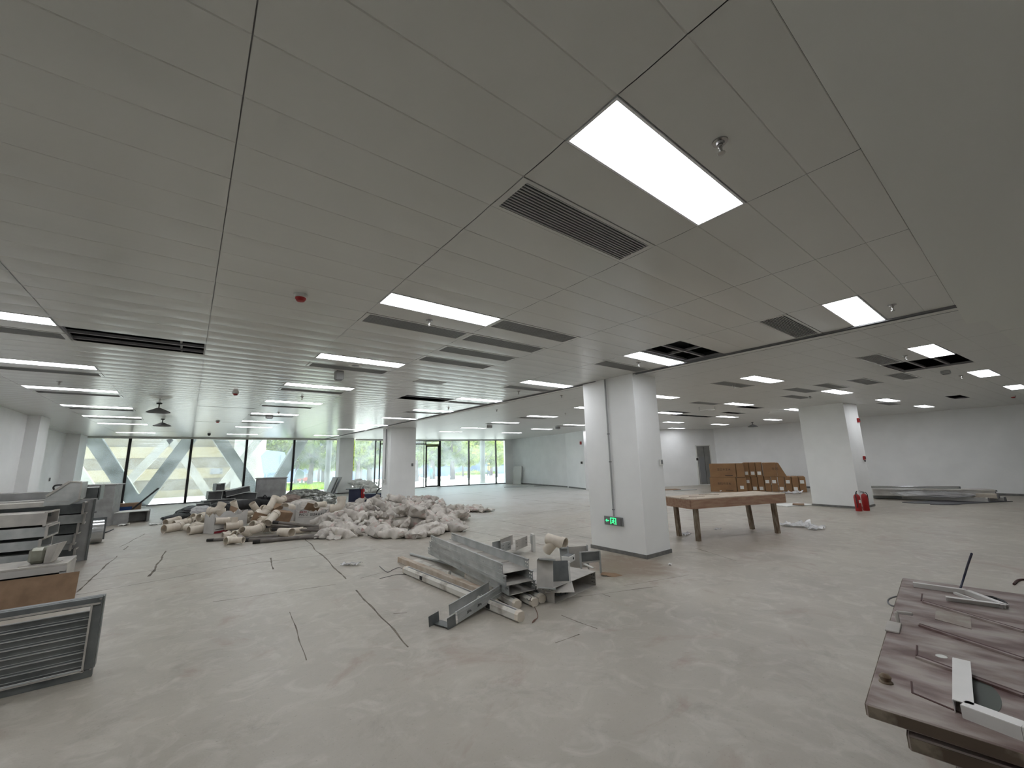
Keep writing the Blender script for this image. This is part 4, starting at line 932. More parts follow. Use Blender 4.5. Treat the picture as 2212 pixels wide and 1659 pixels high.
def hull(px): # heap outline on the floor: front and back image rows for a column
    F_ = [(695, 1166), (735, 1164), (790, 1161), (850, 1171), (900, 1163), (950, 1158), (985, 1148), (1002, 1134)]
    B_ = [(695, 1135), (735, 1112), (790, 1100), (850, 1095), (900, 1092), (950, 1097), (985, 1108), (1002, 1122)]
    def ip(T):
        for (x0, y0), (x1, y1) in zip(T[:-1], T[1:]):
            if x0 <= px <= x1: return y0+(y1-y0)*(px-x0)/(x1-x0)
        return T[-1][1]
    return ip(F_), ip(B_)
def height_at(px, t):   # t 0 front .. 1 back
    h = .34*math.exp(-((px-840)/130)**2)+.10; return h*min(1, t*2.6)
cand = []
for row, (t, n_) in enumerate(((.0, 16), (.15, 16), (.32, 15), (.54, 14), (.78, 12), (1.0, 10))):
    for k in range(n_):
        px = 703+(996-703)*(k+.5*(row % 2)+.2*rs.random())/n_
        f_, b_2 = hull(px); a, b = P(px, f_-3, 0), P(px, b_2+4, 0); p = a.lerp(b, min(1, max(0, t+rs.uniform(-.05, .08))))
        z = max(0, height_at(px, t)-.05)*(.75 if row > 0 else 0)
        cand.append((row, p.x, p.y, z, px))
rown_ = ['on the front edge of the heap', 'just behind the heap front edge', 'on the front slope of the heap', 'on the crest of the heap', 'on the back slope of the heap', 'at the back by the middle pillar']
cn_ = {}
for c_ in sorted(cand, key=lambda q: (q[0], q[4])):
    row, x, y, z, px = c_; cn_[row] = cn_.get(row, 0)+1
    o = place(protos, psu, rs.randrange(8), (x, y, z), (rs.uniform(-.6, .6) if row else rs.uniform(-.2, .2), rs.uniform(-.9, .5) if row > 0 else rs.uniform(-.45, .1), rs.uniform(0, 6.28)), rs.uniform(.72, 1.12))
    tag(o, 'dusty rubble sack %s, %s from the left' % (rown_[row], ORD[cn_[row]]), 'sack', 'rubble sacks in the heap')
# support layer under the crest
for k in range(16):
    px = 740+k*15; f_, b_2 = hull(px); a, b = P(px, f_, 0), P(px, b_2, 0); p = a.lerp(b, rs.uniform(.35, .8))
    tag(place(protos, psu, rs.randrange(8), (p.x, p.y, 0), (0, 0, rs.uniform(0, 6)), rs.uniform(1.1, 1.4)), 'rubble sack buried low inside the heap, %s from the left' % ORD[k+1], 'sack', 'buried rubble sacks')
for k, (px, py, z, s_, rx, ry, rz, lb) in enumerate([(735, 1138, .02, 1.15, .2, -.9, .4, 'tall pale sack standing upright at the left end of the heap beside the printed box'), (728, 1150, .0, 1.0, 0, -.4, 2, 'pale sack with red print at the left front corner of the heap'), (793, 1106, .1, 1.25, .4, -1.0, -.6, 'dark grey leaning sack with a pointed top on the left crest'),
        (1000, 1122, 0, 1.1, 0, 0, .3, 'grey sack lying apart at the right tip of the heap'), (905, 1120, .26, 1.3, .2, .3, 1.1, 'large greenish grey sack lying on top right of the middle')]):
    q = P(px, py, z); o = place(protos, psu, k+2, (q.x, q.y, z), (rx, ry, rz), s_); tag(o, lb, 'sack', 'rubble sacks in the heap')
# empty flattened sacks trailing off to the back right
for k, px in enumerate(sorted(rs.uniform(880, 1045) for _ in range(21))+[0]*5):
    py = 1108-(px-880)*.02-rs.uniform(0, 22)*(1-(px-880)/200); 
    if k > 20: px = 770+(k-20)*14; py = 1103+rs.uniform(-6, 4)
    q = P(px, py, 0); o = place(flat, fsu, k % 4, (q.x, q.y, 0), (0, 0, rs.uniform(0, 6)), rs.uniform(.9, 1.6))
    tag(o, 'emptied crumpled sack lying flat behind the %s of the heap, %s from the left' % (('right part', ORD[k+1]) if k <= 20 else ('left part', ORD[k-20])), 'sack', 'emptied sacks behind the heap, right' if k <= 20 else 'emptied sacks behind the heap, left')
for k, (px, py, px2, py2) in enumerate([(800, 1104, 770, 1094), (930, 1094, 990, 1102), (1010, 1098, 1042, 1106), (960, 1104, 1000, 1092)]):
    a, b = P(px, py, .03), P(px2, py2, .03); solo('timber_lath', MB().bar(a, b, .05, .03), M_pvc, 'pale lath among the emptied sacks, %s from the left' % ORD[(1, 2, 4, 3)[k]], 'lath')
# stack of white sacks against the far window
n_ = 0
for row, (y0, cnt_) in enumerate(((1069, 6), (1060, 5), (1053, 3))):
    for k in range(cnt_):
        px = 775+(812-775)*(k+.4)/cnt_; 
        q = P(px, 1066, 0); n_ += 1
        o = place(protos, psu, (k*3+row) % 8, (q.x, q.y+.3*row, .2*row), (0, rs.uniform(-.2, .2), rs.uniform(-.6, .6)), 1.5)
        o.data = o.data if False else o.data
        if 'white' not in o.data.name:
            md = bpy.data.meshes.get('white_sack_%d' % ((k*3+row) % 8)) or o.data.copy(); md.name = 'white_sack_%d' % ((k*3+row) % 8); md.materials.clear(); md.materials.append(M_sackw); o.data = md
        o.name = 'white_sack'; tag(o, 'clean white sack in the pile by the far glass, %s layer, %s from the left' % (['bottom', 'middle', 'top'][row], ORD[k+1]), 'sack', 'white sacks by the far glass')
# ------------------------------------------------------------------ pipe fittings
def elbow(r=.1, a=60, t=.008, sock=True, R=.16):
    path = [(-R*math.sin(math.radians(a/2))-.10, 0, 0)]
    pts = []
    for k in range(9):
        q = math.radians(a)*k/8; pts.append((R*math.sin(q), R*(1-math.cos(q)), 0))
    e = Vector((math.cos(math.radians(a)), math.sin(math.radians(a)), 0)); path = [(-.1, 0, 0)]+pts+[tuple(Vector(pts[-1])+e*.1)]
    rad = [r*1.0]*len(path)
    mb = MB().sweep(path, r, 20, inner=t)
    s_ = MB().sweep([(-.1, 0, 0), (-.02, 0, 0)], r*1.1, 20, inner=.012); s2 = MB().sweep([tuple(Vector(pts[-1])+e*.03), tuple(Vector(pts[-1])+e*.11)], r*1.1, 20, inner=.012)
    return mb, [s_, s2]
def straight(r=.1, L=.4): return MB().pipe((-L/2, 0, 0), (L/2, 0, 0), r, .008, 20), [MB().pipe((L/2-.08, 0, 0), (L/2+.01, 0, 0), r*1.1, .012, 20)]
def tee(r=.1, L=.36, y=False):
    mb = MB().pipe((-L/2, 0, 0), (L/2, 0, 0), r, .008, 20); v = Vector((.12, .16, 0)) if y else Vector((0, .19, 0))
    br = MB().pipe(tuple(v.normalized()*r*.8), tuple(v*1.05), r*.9, .008, 20); return mb, [br, MB().pipe((L/2-.07, 0, 0), (L/2+.01, 0, 0), r*1.1, .012, 20)]
def half(r=.1, L=.3):
    R_ = [[(x, rr_*math.cos(a), rr_*math.sin(a)) for rr_, a in [(r, math.pi*k/12) for k in range(13)]+[(r-.008, math.pi*(12-k)/12) for k in range(13)]] for x in (-L/2, L/2)]
    return MB().rings(R_), []
def mkfit(kind, fn):
    t = thing('pipe_'+kind, 'x', 'pipe fitting', (0, 0, -60)); a, b = fn(); a.build('body', M_pvc, t, smooth=True)
    for q in b: q.build('socket' if kind != 'tee' else 'branch', M_pvc, t, smooth=True)
    return t
FK = {'elbow': mkfit('elbow', elbow), 'sleeve': mkfit('sleeve', straight), 'tee': mkfit('tee', tee), 'shell': mkfit('shell', half), 'bend': mkfit('bend', lambda: elbow(.1, 90))}
fu = set()
def fitp(kind, loc, rot, s_, lb):
    p = FK[kind]
    if kind not in fu: fu.add(kind); o = p; o.location = loc; o.rotation_euler = rot; o.scale = (s_, s_, s_); o['label'] = lb; o['group'] = 'cream pipe fittings in the heap'
    else: o = dup(p, loc, rot, lb, 'cream pipe fittings in the heap', (s_, s_, s_))
    return o
def fpx(kind, px, py, z, rot, s_, lb): q = P(px, py, z); return fitp(kind, (q.x, q.y, z), rot, s_, lb)
# the ones that can be told apart, front to back
fpx('sleeve', 373, 1140, .1, (0, 0, .65), 1.1, 'plain cream pipe length lying at the far left front of the heap')
fpx('sleeve', 372, 1126, .12, (0, -.06, .75), 1.0, 'cream pipe length behind the far left front one')
fpx('sleeve', 392, 1130, .12, (0, 0, .5), .95, 'cream pipe half shell lying second row at the left')
fpx('tee', 409, 1140, .1, (0, 0, -1.3), .95, 'cream tee with its open mouth toward the camera at the left front')
fpx('tee', 426, 1144, .1, (.4, 0, .4), 1.05, 'front cream tee with two round mouths showing')
fpx('elbow', 452, 1139, .1, (0, 0, .9), .9, 'cream elbow just left of the torn white box')
fpx('elbow', 496, 1167, .085, (0, 0, .45), .8, 'cream elbow nearest the camera, alone on the floor')
fpx('sleeve', 513, 1167, .085, (0, 0, -.7), .62, 'short cream sleeve joined to the nearest elbow on the floor')
fpx('bend', 458, 1104, .42, (1.2, .2, -.6), 1.0, 'cream bend on top of the left pile, mouth toward the camera')
fpx('bend', 478, 1108, .42, (.1, 1.4, .3), 1.0, 'cream bend with an upturned mouth beside the torn box top')
fpx('elbow', 437, 1118, .24, (.2, .1, .8), 1.05, 'large cream elbow on the left slope')
fpx('sleeve', 480, 1125, .3, (0, .1, .2), .8, 'cream pipe length lying over the torn white box')
fpx('tee', 504, 1135, .16, (1.5, 0, .2), 1.0, 'cream tee standing branch up in front of the torn box')
fpx('bend', 536, 1146, .12, (.2, 0, -.9), .95, 'cream bend with its mouth to the camera, front centre')
fpx('elbow', 552, 1136, .16, (.9, .3, .5), 1.1, 'big cream elbow above the front centre bend')
fpx('sleeve', 530, 1150, .1, (.0, .5, .9), .8, 'tilted short cream sleeve in the front centre')
fpx('elbow', 562, 1112, .36, (1.2, 0, .2), 1.0, 'cream elbow standing on the right slope of the pipe heap')
fpx('sleeve', 588, 1119, .36, (.2, -.5, .9), .95, 'socketed cream sleeve tipped toward the camera, middle of heap')
fpx('sleeve', 617, 1150, .1, (0, 0, -1.05), .95, 'wide cream sleeve with its round mouth toward the camera behind the grey pipes')
fpx('sleeve', 640, 1146, .08, (0, 0, -.3), .7, 'short greyish sleeve right of the wide round mouth')
fpx('sleeve', 660, 1145, .07, (0, 0, .1), .6, 'small cream sleeve lying near the sacks')
fpx('elbow', 588, 1142, .1, (0, 0, 1.7), .8, 'small cream elbow behind the grey pipes')
fpx('sleeve', 507, 1095, .45, (.3, 1.2, .6), .9, 'cream sleeve standing up at the back of the heap')
fpx('sleeve', 551, 1097, .5, (1.2, .9, .6), .85, 'cream sleeve with its white end up, back centre')
fpx('elbow', 572, 1100, .42, (.6, .4, 1.1), .9, 'white elbow at the back centre of the heap')
fpx('sleeve', 588, 1086, .62, (.4, -.9, .8), .9, 'white sleeve tipped on the brown carton')
fpx('elbow', 600, 1080, .68, (.9, .5, .2), .85, 'white elbow highest on the heap')
fpx('sleeve', 692, 1090, .5, (0, 0, .5), .8, 'cream sleeve on the bagged waste behind the printed box')
fpx('bend', 722, 1099, .42, (1.3, 0, -.2), 1.15, 'dark mouthed cream bend at the right top beyond the printed box')
fpx('shell', 622, 1097, .5, (.3, .2, .9), 1.2, 'white curved shell lying over the brown carton')
fpx('shell', 570, 1124, .3, (1.0, .2, .6), 1.0, 'broken white shell in the middle of the heap')
fpx('tee', 512, 1150, .06, (0, 0, 1.1), .5, 'small cream tee in front of the heap')
fpx('elbow', 486, 1154, .06, (0, 0, .3), .55, 'small cream elbow at the foot of the torn box')
fpx('elbow', 498, 1156, .06, (0, 0, 2.2), .5, 'another small cream elbow right of the torn box foot')
# filler fittings that make up the body of the heap
rf_ = random.Random(4); bod = []
for k in range(46):
    px = rf_.uniform(400, 690); t_ = rf_.random(); py = (1144 if px < 455 else 1136 if px < 585 else 1126)-18*t_; hmax = .34*math.exp(-((px-560)/120)**2); z = .08+hmax*t_*rf_.uniform(.6, 1)
    bod.append((px, py, z, rf_.choice(['elbow', 'sleeve', 'tee', 'bend', 'sleeve', 'shell'])))
bod.sort(); bc = {}
for k, (px, py, z, kd) in enumerate(bod):
    pk = 'left part' if px < 500 else 'middle' if px < 600 else 'right part'; bc[pk] = bc.get(pk, 0)+1
    fpx(kd, px, py-8, z, (rf_.uniform(-.5, .5) if kd != 'shell' else rf_.uniform(-1, 1), rf_.uniform(-.4, .4), rf_.uniform(0, 6.28)), rf_.uniform(.55, 1.0), 'cream %s half buried in the %s of the pipe heap, %s from its left' % (kd, pk, ORD[bc[pk]]))
# cartons in the heap
def carton_open(label, px0, px1, z, h, m_, mt=None, depth=.35, torn=True, base=0.0, text=None):
    a, b = P(px0[0], px0[1], base), P(px1[0], px1[1], base); an, L = frame_from(a, b); t = thing('open_carton', label, 'box', (a.x, a.y, base), an)
    th = .006; rr_ = random.Random(int(px0[0]))
    def torn_wall(p0, p1):
        p0 = Vector(p0); p1 = Vector(p1); mb = MB(); n2 = 9; tops = [h*(1-(rr_.uniform(0, .28) if torn and 0 < k < n2 else 0)) for k in range(n2+1)]; d = (p1-p0).normalized(); q = Vector((-d.y, d.x, 0))*th
        for k in range(n2):
            c0, c1 = p0.lerp(p1, k/n2), p0.lerp(p1, (k+1)/n2); t0, t1 = Vector((0, 0, tops[k])), Vector((0, 0, tops[k+1]))
            mb.add([tuple(c0), tuple(c1), tuple(c1+t1), tuple(c0+t0), tuple(c0+q), tuple(c1+q), tuple(c1+t1+q), tuple(c0+t0+q)], [(0, 1, 2, 3), (5, 4, 7, 6), (3, 2, 6, 7), (0, 3, 7, 4), (1, 5, 6, 2)])
        return mb
    for p0, p1 in (((0, 0, 0), (L, 0, 0)), ((L, 0, 0), (L, depth, 0)), ((L, depth, 0), (0, depth, 0)), ((0, depth, 0), (0, 0, 0))): torn_wall(p0, p1).build('side', m_, t)
    MB().box((L/2, depth/2, .004), (L, depth, .006)).build('base', m_, t)
    return t, L
M_wbox = mat('white_printed_carton', (206, 204, 200), .8, rgb2=(188, 185, 180), scale=3)
M_dred = mat('dark_red_print', (140, 36, 46), .7)
def text_on(parent, s_, x, z, size, m_, y=-.004, name='printed_text'):
    cu = bpy.data.curves.new(name, 'FONT'); cu.body = s_; cu.size = size; cu.extrude = .001; ob = bpy.data.objects.new(name, cu); COL.objects.link(ob)
    dg = bpy.context.evaluated_depsgraph_get(); me = bpy.data.meshes.new_from_object(ob.evaluated_get(dg)); bpy.data.objects.remove(ob)
    o = bpy.data.objects.new(name, me); COL.objects.link(o); me.materials.clear(); me.materials.append(m_); o.parent = parent; o.location = (x, y, z); o.rotation_euler = (math.pi/2, 0, 0); return o
t, L = carton_open('white open carton printed PVC-U in black, right side of the pipe heap', (637, 1134), (702, 1132), 0, .40, M_wbox, depth=.42)
text_on(t, 'PVC-U', .12*L, .24, .085, M_ink); 
gl = MB()   # the row of characters after it
def glyph(mb, x, z, s_, k):
    st = [[(0, 0, 1, 0), (0, 1, 1, 1), (.5, 0, .5, 1), (0, .5, 1, .5)], [(0, 0, 0, 1), (0, 1, 1, 1), (1, 0, 1, 1), (.2, .5, .8, .5), (0, 0, 1, 0)], [(.5, 0, .5, 1), (0, .7, 1, .7), (.5, .6, 0, 0), (.5, .6, 1, 0)], [(0, 1, 1, 1), (.3, .8, .3, 0), (.8, .8, .8, 0), (0, .45, 1, .45)]][k % 4]
    for x0, z0, x1, z1 in st: mb.bar((x+x0*s_, -.004, z+z0*s_), (x+x1*s_, -.004, z+z1*s_), .003, .009, up=(0, 0, 1) if abs(x1-x0) > .4 else (1, 0, 0))
for k in range(6): glyph(gl, .12*L+.3+k*.072, .242, .056, k)
gl.build('printed_text', M_ink, t)
gr = MB()
for k in range(4): glyph(gr, .14*L+k*.05, .325, .035, k+1)
gr.build('red_print', M_dred, t); text_on(t, 'ne', .14*L+.21, .327, .045, M_ink)
MB().bar((.1*L, -.004, .2), (.75*L, -.004, .2), .003, .004).build('rule_line', M_ink, t)
t, L = carton_open('torn white carton with a red band near its base, left part of the pipe heap', (461, 1154), (532, 1142), 0, .5, M_wbox, depth=.4)
MB().box((.12*L+.08, -.004, .035), (.34, .004, .05)).build('red_band', M_dred, t); MB().box((.12*L+.08, -.004, .1), (.3, .004, .014)).build('black_line', M_ink, t)
t, L = carton_open('white carton behind the grey pipes with a brown box tipped in it', (588, 1127), (634, 1126), 0, .52, M_wbox, depth=.4)
q = P(611, 1115, .34); solo('small_carton', MB().box((0, 0, 0), (.36, .2, .26)), M_card, 'small brown carton tipped on the front of the white one, middle of heap', 'box', tuple(q), rot=(.25, .2, .3), bevel=.004)
q = P(597, 1096, .42); solo('small_carton', MB().box((0, 0, 0), (.3, .22, .14)), M_card, 'small brown carton high on the heap under the white fittings', 'box', tuple(q), rot=(.3, -.35, .5), bevel=.004)
for k, (px, py, z, lb) in enumerate([(675, 1096, .42, 'torn brown cardboard flap standing behind the printed box'), (560, 1118, .33, 'grey brown carton wedge in the centre of the heap'), (505, 1104, .42, 'reddish torn cardboard over the torn white box'), (462, 1118, .3, 'hanging brown cardboard sheet on the left of the torn box')]):
    solo('cardboard_piece', MB().box((0, 0, 0), (.4, .02, .22)), M_card, lb, 'cardboard', tuple(P(px, py, z)), rot=(.5-.3*k, .3, .2+.4*k))
# grey pipes in front
M_gp = mat('grey_pipe', (118, 112, 106), .6, rgb2=(96, 90, 84), scale=5)
for k, (p0, p1, z0, z1, r, lb) in enumerate([((447, 1167), (602, 1158), .035, .035, .03, 'thin dark grey pipe lying farthest left in front of the heap'), ((524, 1167), (690, 1160), .035, .04, .035, 'grey pipe lying second from the front with a dark end'), ((546, 1171), (695, 1156), .04, .05, .04, 'thick grey pipe nearest the camera in front of the heap'),
        ((590, 1128), (714, 1140), .28, .1, .036, 'grey pipe slanting down across the heap, topmost of three'), ((568, 1136), (716, 1143), .18, .08, .036, 'grey pipe slanting across the heap, middle of three'), ((588, 1143), (702, 1146), .12, .07, .034, 'grey pipe slanting across the heap, lowest of three')]):
    a, b = P(p0[0], p0[1], z0), P(p1[0], p1[1], z1)
    t = thing('grey_pipe', lb, 'pipe', tuple(a), 0, 'grey pipes in front of the heap'); MB().pipe((0, 0, 0), tuple(b-a), r, .005, 14).build('pipe', M_gp, t, smooth=True); MB().pipe((0, 0, 0), tuple((b-a).normalized()*.14), r*1.08, .006, 14).build('dark_end', M_ink, t, smooth=True)
# black pallets, tubes, foil and bags behind
M_offc = mat('grey_painted_offcut', (92, 93, 93), .6, rgb2=(76, 77, 78), scale=3)
def crate(px, py, z, sz, rot, lb):
    q = P(px, py, z); t = thing('duct_offcut', lb, 'duct piece', tuple(q), rot=rot, group='dark duct offcuts behind the pipe heap'); x, y, h = sz
    for s_ in (-1, 1): MB().box((s_*x/2, 0, 0), (.006, y, h)).build('side', M_galvk, t); MB().box((0, 0, s_*h/2), (x, y, .006)).build('side', M_galvk, t)
    MB().box((0, -y/2, h/2+.008), (x+.04, .02, .022)).box((0, -y/2, -h/2-.0), (x+.04, .02, .02)).box((x/2, -y/2, 0), (.02, .03, h)).build('flange', M_galv, t); MB().box((0, -y/2+.03, 0), (x-.02, .01, h-.02)).box((0, -y/2+.02, 0), (.012, .02, h-.02)).build('face', M_offc, t)
    return t
OFF = [(440, .0, .40, .36, 0, 0, 'low left end'), (453, .0, .42, .44, .2, 0, 'second from the left, low'), (468, .0, .5, .46, -.1, 0, 'third from the left, low'), (487, .0, .5, .46, .15, 0, 'fourth from the left, low'), (462, .47, .42, .28, .1, .06, 'upper row, left one'), (478, .47, .42, .30, .2, 0, 'upper row, right one'), (470, .79, .26, .24, .2, 0, 'topmost small piece'),
       (505, .0, .62, .38, 0, 0, 'fifth from the left, low'), (500, .39, .5, .2, .1, 0, 'upper piece in the middle'), (511, .62, .75, .2, .1, -.2, 'tilted long piece on top'), (528, .40, .8, .26, -.1, .1, 'large leaning one, right'), (530, .0, .75, .39, .1, 0, 'right end base')]
for k, (px, z0, w_, h_, rz_, ry_, lb) in enumerate(OFF):
    x = PY(px, 1080, 18.9).x; t = crate(px, 1080, 0, (w_, .45, h_), (0, ry_, rz_), 'dark folded duct offcut in the pile at the left windows, %s' % lb); t.location = (x, 19.0+.12*(k % 3), z0+h_/2+.01)
for k, (px, py, z, r, rz, lb) in enumerate([(553, 1082, .3, .16, -.9, 'black foam tube with its open mouth by the grey cabinet foot'), (574, 1088, .24, .15, -1.2, 'second black foam tube, right of the first'), (520, 1091, .3, .17, .5, 'black foam tube lying below the duct offcuts'), (590, 1080, .3, .12, .3, 'black foam tube end sticking out right of the cabinet')]):
    q = P(px, py, z); solo('foam_tube', MB().pipe((-.6, 0, 0), (.6, 0, 0), r, .05, 20), M_blk, lb, 'tube', tuple(q), rz, group='black foam insulation tubes', smooth=True)
wire([tuple(P(x, y, z)) for x, y, z in [(567, 1076, .4), (572, 1070, .6), (578, 1076, .45), (584, 1084, .3)]], .02, M_blk, 'black bent hose on top of the foam tubes', 'hose', 'black_hose')
def crumple(name, m_, px, py, z, sz, lb, seed, cat='bag', rot=(0, 0, 0), n1=.10, group=None):
    rr_ = random.Random(seed); off = Vector((rr_.uniform(0, 90), rr_.uniform(0, 90), 0)); R = []
    for i in range(19):
        th = math.pi*i/18; ring = []
        for j in range(30):
            ph = 2*math.pi*j/30; d = Vector((math.sin(th)*math.cos(ph), math.sin(th)*math.sin(ph), math.cos(th))); k = 1+(mn.noise(d*2.2+off)*.5+abs(mn.noise(d*5+off))*.5+abs(mn.noise(d*11+off))*.25)*n1*3.2
            ring.append((d.x*k*sz[0], d.y*k*sz[1], max(d.z*k*sz[2], -sz[2]*.8)))
        R.append(ring)
    q = P(px, py, z); return solo(name, MB().rings(R), m_, lb, cat, tuple(q), rot=rot, group=group)
crumple('foil_wrap', M_foil, 673, 1073, .42, (.85, .35, .26), 'long crumpled silver foil bundle behind the pipe heap', 3, 'foil', rot=(0, .1, -.35))
crumple('foil_wrap', M_foil, 690, 1084, .26, (.55, .3, .2), 'lower crumpled silver foil bundle under the long one', 4, 'foil', rot=(0, .1, -.4))
crumple('waste_bag', mat('brown_bag', (112, 98, 90), .6, rgb2=(140, 124, 114), scale=5), 622, 1085, .38, (.42, .3, .24), 'brown grey waste bag left of the silver foil', 5, 'bag', rot=(0, -.1, .3))
crumple('waste_bag', M_sack, 655, 1098, .3, (.45, .3, .26), 'pale dusty waste bag behind the printed box', 6)
crumple('waste_bag', M_sack, 690, 1104, .25, (.4, .3, .22), 'pinkish dusty waste bag right behind the printed box', 7)
crumple('black_bag', M_blk, 415, 1103, .16, (.75, .32, .15), 'long black crumpled plastic sheeting at the left back of the heap', 8, 'plastic sheet', rot=(0, 0, 1.1)); crumple('black_bag', M_blk, 380, 1117, .08, (.5, .2, .09), 'black plastic sheeting tail trailing to the left', 9, 'plastic sheet', rot=(0, 0, .9))
crumple('black_bag', M_blk, 480, 1096, .35, (.35, .25, .18), 'shiny black and silver bag on the left part of the heap', 10); crumple('waste_bag', M_film, 437, 1104, .26, (.3, .2, .16), 'small grey translucent bag left of the big bend', 11)
# grey steel cabinets
def cabinet(label, a, b, depth, h, m_=M_sheet, rim=True):
    a, b = Vector(a), Vector(b); an, L = frame_from(a, b); t = thing('steel_cabinet', label, 'cabinet', tuple(a), an)
    MB().box((L/2, depth/2, h/2), (L, depth, h)).build('body', m_, t, bevel=.008)
    MB().box((L/2, depth/2, h+.012), (L+.08, depth+.06, .03)).build('top_rim', m_, t, bevel=.004)
    MB().box((L*.55, -.004, h*.36), (.05, .01, .02)).build('keyhole_plate', M_ink, t); MB().box((.01, -.012, h/2), (.02, .02, h)).build('edge_flange', M_galvk, t)
    return t
cabinet('plain grey steel cabinet standing before the left windows behind the pipe heap', P(548, 1100, 0), P(613, 1096, 0), .6, 1.15)
cabinet('plain grey steel cabinet at the left beyond the duct stack', (-2.45, 17.5, 0), (-1.66, 17.35, 0), .6, 1.19)
# low desk with an open end
a = Vector((-1.72, 17.55, 0)); t = thing('low_bench', 'low grey bench box with an open right end near the left windows', 'bench', tuple(a), .12)
MB().box((.22, .3, .17), (.44, .6, .34)).build('closed_half', M_sheet, t, bevel=.004); MB().box((.45, .3, .35), (.92, .66, .02)).build('top', M_white, t); MB().box((.72, .58, .17), (.5, .02, .34)).build('back_panel', M_sheet, t); MB().box((.88, .35, .17), (.02, .5, .34)).build('end_panel', M_sheet, t)
a = P(255, 1098, .4); t = thing('shovel_barrow', 'dark handled barrow with a blue cloth between cabinet and bench', 'barrow', (-1.45, 18.6, 0)); MB().box((0, .1, .3), (.7, .4, .5)).build('wooden_box', M_card, t); MB().box((-.1, -.12, .28), (.5, .02, .35)).build('blue_cloth', mat('blue_cloth', (30, 62, 110), .8), t); MB().bar((.1, -.12, .3), (.75, -.12, 1.0), .05, .05).build('handle', M_blk, t)
solo('white_board', MB().box((0, 0, .0), (.95, .25, .03)), M_white, 'white board lying on the floor behind the low bench', 'board', tuple(P(284, 1096, .02)), .05)
# fan housing
q = P(205, 1174, 0); t = thing('round_duct_ring', 'shiny round metal duct ring standing on the floor right of the duct stack', 'duct piece', (q.x, q.y, .26), .15)
MB().pipe((-.09, 0, 0), (.1, 0, 0), .25, .006, 30).build('ring', M_bright, t, smooth=True); MB().box((-.02, .22, .04), (.34, .04, .5)).build('back_plate', M_galvk, t)
# leaning boards by the far pillar
for k, (px, lb) in enumerate(((708, 'leftmost leaning panel of the three at the far pillar'), (714, 'middle leaning panel of the three at the far pillar'), (722, 'rightmost leaning panel of the three at the far pillar'))):
    a = P(px, 1068, 0); solo('leaning_panel', MB().box((0, 0, .5), (.03, .6, 1.0)), M_vent, lb, 'panel', (a.x-.25, 23.9, .01), rot=(0, .38, .1), group='panels leaning at the far pillar')
# blue machine with extinguishers
q = P(755, 1086, 0); t = thing('floor_machine', 'dark blue box-shaped machine with a wheel left of the middle pillar', 'machine', tuple(q), -.3)
MB().box((.2, .3, .28), (.5, .45, .52)).build('body', M_blue, t, bevel=.01); MB().box((.2, .3, .56), (.75, .5, .03)).build('flat_top', M_galvk, t); MB().box((.85, .25, .22), (.9, .3, .2)).build('frame', M_blue, t)
MB().sweep([(1.35+.26*math.cos(a), .1, .30+.26*math.sin(a)) for a in [2*math.pi*k/20 for k in range(21)]], .03, 8, cap=False).build('wheel', M_blk, t, smooth=True)
# ------------------------------------------------------------------ fire extinguishers
def make_ext():
    t = thing('fire_extinguisher', 'x', 'extinguisher', group='red fire extinguishers')
    MB().lathe([(.062, 0), (.068, .012), (.068, .33), (.06, .37), (.035, .4), (.02, .41)], 24).build('cylinder', M_red, t, smooth=True)
    MB().lathe([(.02, .405), (.02, .44), (.012, .45)], 14).build('valve', M_chrome, t); 
    MB().bar((-.015, 0, .45), (.09, 0, .475), .02, .008).bar((-.01, 0, .44), (.085, 0, .43), .018, .006).build('handle', M_blk, t)
    MB().sweep([(.0, 0, .43), (-.05, 0, .44), (-.085, 0, .38), (-.082, 0, .22), (-.078, 0, .09)], .009, 8).build('hose', M_blk, t, smooth=True)
    a0 = [math.radians(x) for x in range(215, 330, 12)]; lb = MB()
    lb.rings([[(.0695*math.cos(a), .0695*math.sin(a), .2), (.0695*math.cos(a), .0695*math.sin(a), .27), (.067*math.cos(a), .067*math.sin(a), .27), (.067*math.cos(a), .067*math.sin(a), .2)] for a in a0]); lb.build('label', M_white, t)
    return t
ex = make_ext()
a = P(1856, 1104, 0); ex.location = a; ex.scale = (1.12,)*3; ex['label'] = 'red fire extinguisher with a white label at the right pillar foot, left of two'
b = P(1872, 1103, 0); dup(ex, (b.x, b.y, 0), (0, 0, 2.4), 'red fire extinguisher turned away at the right pillar foot, right of two')
for px, lb in ((777, 'red fire extinguisher behind the blue machine, left of two'), (783, 'red fire extinguisher behind the blue machine, right of two')):
    q = P(px, 1084, 0); dup(ex, (q.x, q.y, .12), (0, 0, 1), lb); 
solo('machine_stand', MB().box((0, 0, .055), (.5, .3, .11)), M_blue, 'low dark stand under the pair of extinguishers by the machine', 'stand', (P(780, 1084, 0).x, P(780, 1084, 0).y, 0))
